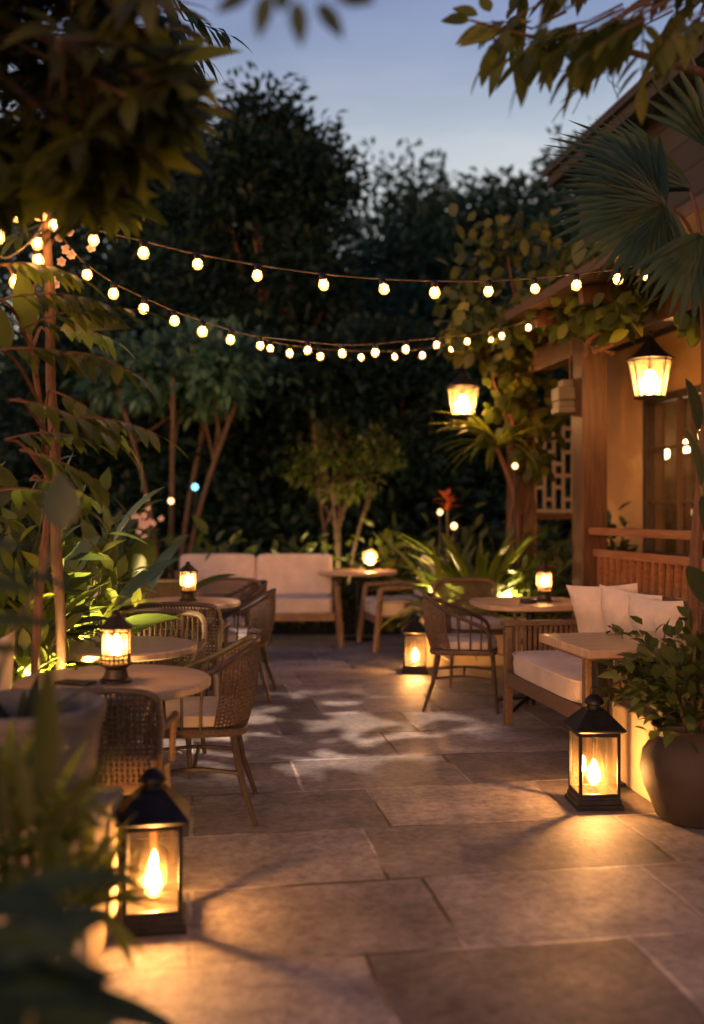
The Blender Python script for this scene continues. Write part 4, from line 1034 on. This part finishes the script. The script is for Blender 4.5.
t = thing('blossom_branch', 'cluster of pink flowers seen past the tall paddle leaves', 'branch', (gx(148, 9.0), 9.0, 0)); m = MB(); st = MB(); r = random.Random(34); st.tube([(0, 0, 0), (.02, 0, .7), (0, 0, 1.3)], [.015, .006], 6)
for i in range(16):
    p = at(148 + r.gauss(0, 7), 520 + r.gauss(0, 8), 9.0) - V((gx(148, 9.0), 9.0, 0)); m = MB()
    for k in range(6): a = k * PI / 3 + r.random(); m.leaf(p, (math.cos(a), -.5, math.sin(a)), (0, -1, 0), .036, .030, .2, .1, 3, 'pad')
    m.build('flower', M['petal'], t, ang=0)
st.build('stem', M['stem'], t)

# foreground plants, bottom left
def strap_fg(name, label, loc, n, L, W, mat, seed, up, az, droop=1.1):
    t = thing(name, label, 'plant', loc); m = MB(); rosette(m, (0, 0, 0), n, L, W, up, droop, random.Random(seed), 'strap', 9, az); m.build('foliage', M[mat], t, ang=0); return t
strap_fg('strap_plant', 'upright strap leaves in the stone bowl at left', (-.98, 2.98, .66), 16, .24, .035, 'L_dkol', 81, (.5, 3), (0, 6.28))
t = thing('arching_plant', 'dark blurred upright blades in the near left corner', 'plant', (gx(-30, 1.8), 1.8, 0)); m = MB(); r = random.Random(82)
b = V((gx(-30, 1.8), 1.8, 0))
for px, py, L, W, dx in [(45, 800, .27, .05, .02), (30, 830, .20, .03, -.2), (50, 830, .22, .026, .7), (5, 850, .20, .032, -.1)]:
    m.leaf(at(px, py, 1.75 + r.uniform(-.1, .1)) - b, (dx, r.uniform(-.2, .2), 1), (.3, -1, .3), L, W, .3, .25, 10, 'lance')
    m.leaf(V((r.uniform(-.05, .05), 0, 0)), at(px, py, 1.75) - b, (0, -1, 0), (at(px, py, 1.75) - b).length * 1.05, .02, .02, .3, 4, 'strap')
m.build('foliage', M['L_dkol'], t, ang=0)
t = thing('arching_plant', 'spiky leafed plant glowing in the lantern light at lower left', 'plant', (gx(30, 2.45), 2.45, 0)); m = MB(); st = MB()
for k, (px, py, Y) in enumerate([(30, 830, 2.3), (60, 850, 2.5), (10, 800, 2.3), (80, 880, 2.6), (25, 880, 2.2), (0, 860, 2.2), (50, 805, 2.55), (90, 905, 2.5), (70, 910, 2.4), (15, 780, 2.4)]):
    c = at(px, py, Y) - V((gx(30, 2.45), 2.45, 0)); st.tube(catmull([(0, 0, 0), c * .5 + V((0, 0, .05)), c], 4), [.012, .007], 6)
    rosette(m, c, 18, .22, .038, (-.2, 1.9), .9, random.Random(90 + k), 'lance', 6)
st.build('stem', M['stem'], t); m.build('foliage', M['L_lime'], t, ang=0)
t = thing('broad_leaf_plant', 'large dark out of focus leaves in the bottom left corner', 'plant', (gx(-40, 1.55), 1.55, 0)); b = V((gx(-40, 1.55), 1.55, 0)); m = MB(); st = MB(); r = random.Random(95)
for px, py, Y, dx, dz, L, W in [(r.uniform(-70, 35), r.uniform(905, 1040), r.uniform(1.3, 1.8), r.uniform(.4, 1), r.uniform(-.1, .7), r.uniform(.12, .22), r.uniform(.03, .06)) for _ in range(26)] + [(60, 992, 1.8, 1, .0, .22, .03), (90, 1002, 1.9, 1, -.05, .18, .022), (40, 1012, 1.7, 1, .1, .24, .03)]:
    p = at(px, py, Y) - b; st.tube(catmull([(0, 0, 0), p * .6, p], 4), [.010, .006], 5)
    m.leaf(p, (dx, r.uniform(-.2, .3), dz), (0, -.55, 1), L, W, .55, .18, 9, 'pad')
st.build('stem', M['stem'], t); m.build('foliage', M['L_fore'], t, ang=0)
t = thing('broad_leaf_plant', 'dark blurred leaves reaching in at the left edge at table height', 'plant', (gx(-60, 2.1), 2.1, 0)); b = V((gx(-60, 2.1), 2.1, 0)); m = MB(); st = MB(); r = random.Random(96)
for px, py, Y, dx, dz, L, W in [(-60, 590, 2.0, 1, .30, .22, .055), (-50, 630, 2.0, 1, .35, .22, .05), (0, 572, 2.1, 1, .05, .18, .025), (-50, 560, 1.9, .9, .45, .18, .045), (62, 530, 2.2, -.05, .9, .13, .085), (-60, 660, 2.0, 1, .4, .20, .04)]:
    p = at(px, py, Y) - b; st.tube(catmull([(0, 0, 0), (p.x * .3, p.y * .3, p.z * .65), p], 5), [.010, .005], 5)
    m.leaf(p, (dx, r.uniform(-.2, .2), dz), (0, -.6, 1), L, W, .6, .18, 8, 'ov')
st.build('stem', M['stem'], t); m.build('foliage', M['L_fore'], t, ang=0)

# overhanging canopy, top left
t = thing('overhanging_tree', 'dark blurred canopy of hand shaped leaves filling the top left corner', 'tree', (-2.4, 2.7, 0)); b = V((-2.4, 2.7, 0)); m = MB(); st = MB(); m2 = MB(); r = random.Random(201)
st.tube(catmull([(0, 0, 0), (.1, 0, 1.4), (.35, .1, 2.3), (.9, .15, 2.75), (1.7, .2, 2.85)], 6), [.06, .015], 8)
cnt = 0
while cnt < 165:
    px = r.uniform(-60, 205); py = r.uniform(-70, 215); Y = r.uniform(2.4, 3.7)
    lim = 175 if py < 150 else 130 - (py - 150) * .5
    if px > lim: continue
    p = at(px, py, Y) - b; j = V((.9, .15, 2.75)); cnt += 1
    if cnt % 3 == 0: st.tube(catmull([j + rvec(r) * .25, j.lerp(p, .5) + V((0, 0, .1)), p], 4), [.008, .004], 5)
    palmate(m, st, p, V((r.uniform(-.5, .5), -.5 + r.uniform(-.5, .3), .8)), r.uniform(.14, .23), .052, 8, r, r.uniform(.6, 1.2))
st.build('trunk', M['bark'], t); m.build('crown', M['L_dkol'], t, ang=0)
t = thing('overhanging_branch', 'hand shaped leaves coloured lighter to look warm lit at the lower edge of the top left canopy', 'branch', at(60, 60, 2.35)); b = at(60, 60, 2.35); m = MB(); st = MB(); r = random.Random(207)
for px, py, Y in [(140, 128, 2.75), (166, 112, 2.8), (120, 152, 2.7), (98, 178, 2.75), (172, 66, 2.85), (70, 192, 2.75), (150, 92, 2.9), (128, 108, 2.95), (110, 196, 2.9), (40, 160, 2.85)]:
    p = at(px, py, Y) - b; st.tube(catmull([(0, 0, .05), p * .55 + V((0, 0, .05)), p], 4), [.007, .004], 5)
    palmate(m, st, p, V((.25, -.9, .35)), r.uniform(.17, .22), .058, 9, r, .55)
st.build('stem', M['bark'], t); m.build('foliage', M['L_lime'], t, ang=0)  # lime leaf colour stands in for warm light on these leaves
# sprig silhouettes and low cluster nearer the pole
t = thing('overhanging_branch', 'pointed leaf sprig silhouetted against the sky at upper left', 'branch', at(150, -20, 4.6)); b = at(150, -20, 4.6); m = MB(); st = MB(); r = random.Random(202)
for px, py, dx, dz in [(160, -10, .5, -.8), (170, -5, .9, -.7), (185, 20, 1, -.25), (175, 30, 1, -.8), (150, 10, .2, -1), (160, 40, .8, -.5)]:
    p = at(px, py, 4.6 + r.uniform(-.2, .2)) - b; st.tube([V((0, 0, .1)), p], [.008, .005], 5)
    frond_pinnate(m, st, p, V((dx, r.uniform(-.3, .3), dz)), .22, 5, .15, .028, r, .2, 'lance', .004)
st.build('stem', M['bark'], t); m.build('foliage', M['L_dark'], t, ang=0)
t = thing('overhanging_branch', 'leafy cluster hanging above the top of the light pole', 'branch', at(95, 190, 4.3)); b = at(95, 190, 4.3); m = MB(); st = MB(); r = random.Random(203)
for px, py in [(95, 195), (110, 205), (80, 180), (120, 215), (100, 165), (70, 200), (60, 170), (20, 235), (10, 215), (40, 185)]:
    p = at(px, py, 4.3 + r.uniform(-.2, .2)) - b; st.tube(catmull([(-.3, 0, .5), p * .6 + V((0, 0, .12)), p], 4), [.007, .004], 5)
    palmate(m, st, p, V((r.uniform(-.4, .4), -.6, .7)), .19, .05, 8, r, 1.0)
st.build('stem', M['bark'], t); m.build('foliage', M['L_olive'], t, ang=0)
t = thing('overhanging_branch', 'blurred drooping leaflets hanging in from the top edge at centre', 'branch', at(290, -60, 1.7)); b = at(290, -60, 1.7); m = MB(); st = MB(); r = random.Random(204)
st.tube([at(240, -30, 1.7) - b, at(300, -14, 1.7) - b, at(360, -2, 1.7) - b], .004, 5)
for px, py, dx, dz, L in [(268, -8, -.2, -1, .085), (296, 0, .12, -1, .085), (318, 2, .55, -.8, .08), (250, -8, -1, -.6, .07), (335, -2, 1, -.1, .07), (345, -6, 1, .05, .06), (282, -15, .0, -1, .05)]:
    m.leaf(at(px, py, 1.7) - b, (dx, -.1, dz), (0, -1, .2), L, .032, .1, .15, 6, 'ov')
st.build('stem', M['bark'], t); m.build('foliage', M['L_fore'], t, ang=0)
# top right branch
t = thing('overhanging_branch', 'branch with long saw edged leaflets against the sky at top right', 'branch', at(720, 78, 3.4)); b = at(720, 78, 3.4); m = MB(); st = MB(); r = random.Random(205)
st.tube(catmull([(0, 0, 0), at(660, 60, 3.4) - b, at(590, 42, 3.4) - b, at(530, 36, 3.35) - b, at(470, 20, 3.3) - b], 6), [.016, .004], 7)
for px, py, dx, dz, L in [(470, 20, -1, .0, .10), (488, 24, -1, -.55, .13), (500, 30, -1, -.35, .15), (515, 36, -.9, -1, .16), (505, 42, -.3, -1, .19), (520, 45, -.05, -1, .20), (535, 42, -.5, -1, .14), (545, 44, .1, -1, .17), (560, 42, -.2, -1, .15), (478, 15, -1, .35, .09), (570, 45, .3, -1, .12), (490, 12, -.4, .8, .07), (585, 45, .1, -1, .14), (465, 18, -1, -.2, .08)]:
    m.leaf(at(px, py, 3.35) - b, (dx, r.uniform(-.25, .15), dz), (0, -1, .25), L, .046, .12, .2, 7, 'ov')
for i in range(26):
    px = r.uniform(520, 740); py = r.uniform(-60, 30) + max(0, (px - 600)) * .10; Y = r.uniform(2.9, 3.7)
    p = at(px, py, Y) - b; st.tube([p + V((.12, 0, .06)), p], [.005, .003], 5)
    frond_pinnate(m, st, p, V((r.uniform(-1, .1), r.uniform(-.4, .4), r.uniform(-.9, .1))), .20, 4, .13, .042, r, .5, 'ov', .004)
for i in range(10):
    p = at(r.uniform(590, 640), r.uniform(40, 60), 3.4) - b; st.tube(catmull([p, p + V((-.05, 0, -.08)), p + V((r.uniform(-.2, .05), 0, r.uniform(-.22, -.1)))], 4), [.003, .0015], 4)
st.build('stem', M['bark'], t); m.build('foliage', M['L_olive'], t, ang=0)

# ------------------------------------------------------------------ string lights
bulb_core = MB(); bulb_core.lathe([(.005, -.072), (.011, -.066), (.0145, -.055), (.011, -.044), (.006, -.036)], 10)
bulb_glass = MB(); bulb_glass.lathe([(.007, -.088), (.020, -.081), (.0285, -.064), (.027, -.049), (.020, -.034), (.013, -.024)], 14)
sock = MB(); sock.lathe([(.0165, -.034), (.018, -.028), (.018, -.006), (.012, .002), (.005, .008)], 10)
_t = None
def strand(label, wire, bulbs, rad=.0042):
    t = thing('string_lights', label, 'string lights', wire[0]); b = V(wire[0]); m = MB()
    m.tube([p - b for p in catmull(wire, 8)], rad, 5); m.build('wire', M['cable'], t)
    for p in bulbs:
        g_ = bpy.data.objects.new('bulb', BG.data); col.objects.link(g_); g_.parent = t; g_.location = p - b; g_.rotation_euler = (rnd.uniform(-.16, .16), rnd.uniform(-.16, .16), rnd.uniform(0, 6)); k_ = rnd.uniform(.82, 1.0); g_.scale = (k_, k_, k_)
        for nm, src in (('filament', BC), ('socket', BS)):
            s_ = bpy.data.objects.new(nm, src.data); col.objects.link(s_); s_.parent = g_
    return t
BG = bulb_glass.build('bulb', M['bulbglass']); BC = bulb_core.build('filament', M['bulb']); BS = sock.build('socket', M['metal'])
def lin(a, b, x0, x1):
    return lambda px: a + (b - a) * (px - x0) / (x1 - x0)
y1 = lin(4.2, 5.3, 45, 665)
w1 = [(47, 211), (95, 229), (143, 241), (197, 254), (258, 265), (322, 274), (382, 279), (434, 281), (489, 281), (534, 278), (577, 274), (618, 269), (672, 258)]
b1 = [(95, 229), (143, 241), (197, 254), (258, 265), (322, 274), (382, 279), (434, 281), (489, 281), (534, 279), (577, 275), (618, 269), (646, 264)]
strand('front string of warm bulbs sagging from the pole to the palm at right', [at(x, y, y1(x)) for x, y in w1], [at(x, y, y1(x)) for x, y in b1])
y2 = lin(4.35, 8.0, 55, 572)
w2 = [(50, 222), (72, 250), (86, 264), (114, 283), (145, 298), (174, 311), (202, 321), (231, 330), (260, 337), (308, 342), (341, 345), (375, 344), (406, 341), (437, 338), (468, 335), (501, 329), (528, 321), (557, 311), (576, 303)]
b2 = [x for x in w2[2:-1]]
strand('lower string of warm bulbs sagging from the pole to the veranda post', [at(x, y, y2(x)) for x, y in w2], [at(x, y, y2(x)) for x, y in b2])
y3 = lin(6.4, 9.4, 262, 515)
w3 = [(258, 336), (270, 341), (289, 345), (320, 349), (360, 351), (394, 351), (422, 349), (452, 343), (491, 333), (514, 323)]
strand('rearmost short string of bulbs joining the lower string to the vine post', [at(x, y, y3(x)) for x, y in w3], [at(x, y, y3(x)) for x, y in w3[1:-1]])
w4 = [(48, 210), (30, 228), (12, 236), (-20, 215)]; w5 = [(38, 232), (20, 262), (-15, 275)]
strand('short run of bulbs from the pole top towards the left edge', [at(x, y, 4.2 - k * .12) for k, (x, y) in enumerate([(47, 209), (38, 232), (20, 250), (2, 258), (-20, 240)])], [at(54, 214, 4.15), at(38, 232, 4.08), at(36, 248, 4.1), at(19, 268, 3.95), at(20, 203, 3.9), at(38, 200, 4.0), at(-2, 222, 3.8)])
for o in (BG, BC, BS): bpy.data.objects.remove(o)
# bulbs under the eave by the palm
wz = [HP + dd * -1.9 + V((-.1, 0, 2.52)), HP + dd * -1.0 + V((-.1, 0, 2.50)), HP + dd * -.2 + V((-.12, 0, 2.53))]

# distant little lamps
def tiny_lamp(name, label, p, rad, mat):
    t = thing(name, label, 'lamp', (p.x, p.y, 0)); m = MB(); m.tube([(0, 0, 0), (0, 0, p.z - rad)], .012, 6); m.build('stake', M['metal'], t)
    m = MB(); m.lathe([(rad * .3, -rad), (rad * .85, -rad * .5), (rad, 0), (rad * .85, rad * .5), (rad * .3, rad)], 12, (0, 0, p.z)); m.build('lamp_head', M[mat], t)
tiny_lamp('garden_lamp', 'tiny cool blue garden lamp far behind the long sofa', at(195, 487, 12.6), .040, 'cyan')
tiny_lamp('garden_lamp', 'tiny warm garden lamp left of the blue one', at(171, 501, 12.2), .035, 'pathlamp')
tiny_lamp('garden_lamp', 'tiny warm garden lamp behind the spiky strap plant', at(454, 526, 10.4), .034, 'pathlamp')
tiny_lamp('garden_lamp', 'tiny warm garden lamp beside the orange red flower', at(440, 512, 10.9), .030, 'pathlamp')
tiny_lamp('garden_lamp', 'tiny warm garden lamp at the foot of the cordyline', at(515, 466, 9.15), .028, 'pathlamp')
# garden uplights
def uplight(label, loc, aim, rad=.022):
    t = thing('garden_uplight', label, 'lamp', loc, 0, 'garden uplights among the plants'); d = (V(aim) - V(loc)).normalized(); q = d.to_track_quat('Z', 'Y').to_matrix()
    m = MB(); m.lathe([(rad + .012, -.06), (rad + .016, .0), (rad + .016, .02), (rad + .010, .02), (rad + .006, .006)], 14, capt=False); m.v = [q @ v + V((0, 0, .09)) for v in m.v]; m.build('housing', M['metal'], t)
    m = MB(); m.lathe([(rad, .004), (rad * .5, .007), (rad * .1, .008)], 12, capb=False); m.v = [q @ v + V((0, 0, .09)) for v in m.v]; m.build('lens', M['up'], t)
    m = MB(); m.tube([(0, 0, -loc[2] - .04), (0, 0, .08)], .008, 6); m.build('stake', M['metal'], t)
uplight('uplight in the left bed shining on the yellow strap leaves', (-1.24, 4.16, .42), (gx(60, 4.5), 4.5, 1.25), .026)
uplight('uplight in front of the bright leafy plant, left of the bare round table', (-1.42, 5.00, .50), (gx(84, 5.5), 5.5, 1.25), .026)
uplight('uplight at the foot of the small tree behind the sofa', (gx(352, 11.85), 11.75, .30), (gx(346, 12.1), 12.1, 2.0), .015)
uplight('uplight added by the vine covered post to brighten the spiky plant', (1.40, 8.80, .40), (1.15, 9.1, 1.3), .021)  # added lamp, aimed across the planter to brighten the spiky plant
uplight('uplight added at the left end of the low planter to brighten the spiky plant', (.70, 8.80, .40), (1.1, 9.0, 1.2), .021)  # second added lamp, brightens the spiky plant from its left
uplight('uplight added out of sight behind the long sofa to brighten the bed shrubs', (gx(300, 11.0), 11.0, .30), (gx(310, 11.5), 11.6, 1.5), .014)  # lamp added behind the sofa to brighten the shrubs
uplight('uplight added at the foot of the tall paddle leafed plant to brighten it', (gx(128, 6.9), 6.95, .35), (gx(118, 7.4), 7.5, 1.4), .016)  # added because the paddle leaves are otherwise unlit

# added downlight, source guessed, with an unseen branch shaped to dapple it
SP = V((-.05, 4.9, 5.6)); TG = V((-.42, 6.25, 0))
t = thing('overhanging_branch', 'added leafy branch out of view above the patio, placed to dapple the light', 'branch', SP + V((0, 0, .25))); b = SP + V((0, 0, .25)); m = MB(); st = MB(); r = random.Random(301)
st.tube(catmull([(-2.5, .3, -.1), (-1.2, .1, .12), (0, 0, .0), (.6, 0, -.05)], 6), [.05, .015], 7)
axis = (TG - SP).normalized(); u_ = axis.orthogonal().normalized(); w_ = axis.cross(u_)
for i in range(120):  # leaves set across the beam to break it into dapples
    a = r.uniform(0, 2 * PI); rr = math.sqrt(r.random()) * .30; k = r.uniform(.85, 1.0)
    q = SP + axis * k + (u_ * math.cos(a) + w_ * math.sin(a)) * rr * k - b
    m.leaf(q, rvec(r) * V((1, 1, .3)), V((0, 0, 1)) + rvec(r) * .4, r.uniform(.06, .10), r.uniform(.035, .055), .3, .1, 5, 'ov')
for i in range(8):
    a = i * PI / 4; q = SP + axis * .8 + (u_ * math.cos(a) + w_ * math.sin(a)) * .2 - b
    st.tube(catmull([(.1 * math.cos(a), .1 * math.sin(a), 0), q * .6 + (u_ * math.cos(a) + w_ * math.sin(a)) * .15, q], 4), [.006, .002], 4)
st.build('stem', M['bark'], t); m.build('foliage', M['L_mid'], t, ang=0)
t = thing('added_downlight', 'small downlight added out of view above the patio to cast the dapples', 'lamp', SP + V((0, 0, .05)))  # lamp added for the floor dapples
q = (-axis).to_track_quat('Z', 'Y').to_matrix()
m = MB(); m.lathe([(.05, -.02), (.05, .12), (.03, .15), (.01, .2)], 14, capb=False); m.v = [q @ v for v in m.v]; m.build('housing', M['metal'], t)
ld = bpy.data.lights.new('downlight', 'SPOT'); ld.energy = 2300; ld.spot_size = R(29); ld.spot_blend = .9; ld.shadow_soft_size = .010; ld.color = (1.0, .72, .56)
lo = bpy.data.objects.new('downlight', ld); col.objects.link(lo); lo.location = (0, 0, -.04); lo.rotation_euler = axis.to_track_quat('-Z', 'Y').to_euler(); lo.parent = t

# ------------------------------------------------------------------ world, sun, camera
w = bpy.data.worlds.new('World'); scene.world = w; w.use_nodes = True; nt = w.node_tree; nt.nodes.clear()
SE, SR = R(7), R(205)
sky = nt.nodes.new('ShaderNodeTexSky'); sky.sky_type = 'NISHITA'; sky.sun_disc = False; sky.sun_elevation = SE; sky.sun_rotation = SR; sky.air_density = 1.2; sky.dust_density = 1.0; sky.ozone_density = 3.0
tc = nt.nodes.new('ShaderNodeTexCoord'); mp = nt.nodes.new('ShaderNodeMapping'); mp.inputs['Scale'].default_value = (1.2, 1.2, 6); nt.links.new(tc.outputs['Generated'], mp.inputs['Vector'])
nz = nt.nodes.new('ShaderNodeTexNoise'); nz.inputs['Scale'].default_value = 2.2; nz.inputs['Detail'].default_value = 5; nt.links.new(mp.outputs[0], nz.inputs['Vector'])
sx = nt.nodes.new('ShaderNodeSeparateXYZ'); nt.links.new(tc.outputs['Generated'], sx.inputs[0])
gr = nt.nodes.new('ShaderNodeValToRGB'); e = gr.color_ramp.elements
e[0].position = 0.0; e[0].color = (2.4, 1.55, 1.25, 1); e[1].position = .62; e[1].color = (.46, .52, .98, 1)
for p_, c_ in ((.24, (4.1, 2.2, 1.46, 1)), (.33, (3.6, 1.95, 1.34, 1)), (.42, (2.0, 1.25, 1.15, 1))):
    x_ = e.new(p_); x_.color = c_
nt.links.new(sx.outputs[2], gr.inputs[0])
cr = nt.nodes.new('ShaderNodeValToRGB'); e = cr.color_ramp.elements; e[0].position = .38; e[0].color = (.93, .95, .97, 1); e[1].position = .66; e[1].color = (1.32, 1.20, 1.15, 1); nt.links.new(nz.outputs['Fac'], cr.inputs[0])
m1 = nt.nodes.new('ShaderNodeMix'); m1.data_type = 'RGBA'; m1.blend_type = 'MULTIPLY'; m1.inputs[0].default_value = 1; nt.links.new(sky.outputs[0], m1.inputs[6]); nt.links.new(gr.outputs[0], m1.inputs[7])
m2 = nt.nodes.new('ShaderNodeMix'); m2.data_type = 'RGBA'; m2.blend_type = 'MULTIPLY'; m2.inputs[0].default_value = 1; nt.links.new(m1.outputs[2], m2.inputs[6]); nt.links.new(cr.outputs[0], m2.inputs[7])
bgn = nt.nodes.new('ShaderNodeBackground'); bgn.inputs[1].default_value = .17; nt.links.new(m2.outputs[2], bgn.inputs[0])
wo = nt.nodes.new('ShaderNodeOutputWorld'); nt.links.new(bgn.outputs[0], wo.inputs[0])
sl = bpy.data.lights.new('sun', 'SUN'); sl.energy = .04; sl.angle = R(12); sl.color = (1, .85, .75)
so = bpy.data.objects.new('sun', sl); col.objects.link(so)
sdir = V((math.sin(SR) * math.cos(SE), math.cos(SR) * math.cos(SE), math.sin(SE)))
so.rotation_euler = (-sdir).to_track_quat('-Z', 'Y').to_euler(); so.location = (0, 0, 20)

cd = bpy.data.cameras.new('camera'); cam = bpy.data.objects.new('camera', cd); col.objects.link(cam)
cam.location = (0, 0, CAMZ); cam.rotation_euler = (R(90), 0, 0)
cd.sensor_fit = 'VERTICAL'; cd.sensor_height = 36; cd.sensor_width = 36 * 704 / 1024; cd.lens = 36 * F / 1024
cd.clip_start = .05; cd.clip_end = 400
cd.dof.use_dof = True; cd.dof.focus_distance = 5.0; cd.dof.aperture_fstop = 0.95; cd.dof.aperture_blades = 0
scene.camera = cam
scene.render.engine = 'CYCLES'
cy = scene.cycles
cy.use_denoising = True
try: cy.denoiser = 'OPENIMAGEDENOISE'
except Exception: pass
cy.max_bounces = 6; cy.diffuse_bounces = 3; cy.glossy_bounces = 3; cy.transmission_bounces = 4; cy.transparent_max_bounces = 14
cy.sample_clamp_indirect = 2.5; cy.caustics_reflective = False; cy.caustics_refractive = False
cy.use_light_tree = True
scene.view_settings.view_transform = 'Standard'; scene.view_settings.look = 'None'; scene.view_settings.exposure = 0; scene.view_settings.gamma = 1
scene.render.film_transparent = False
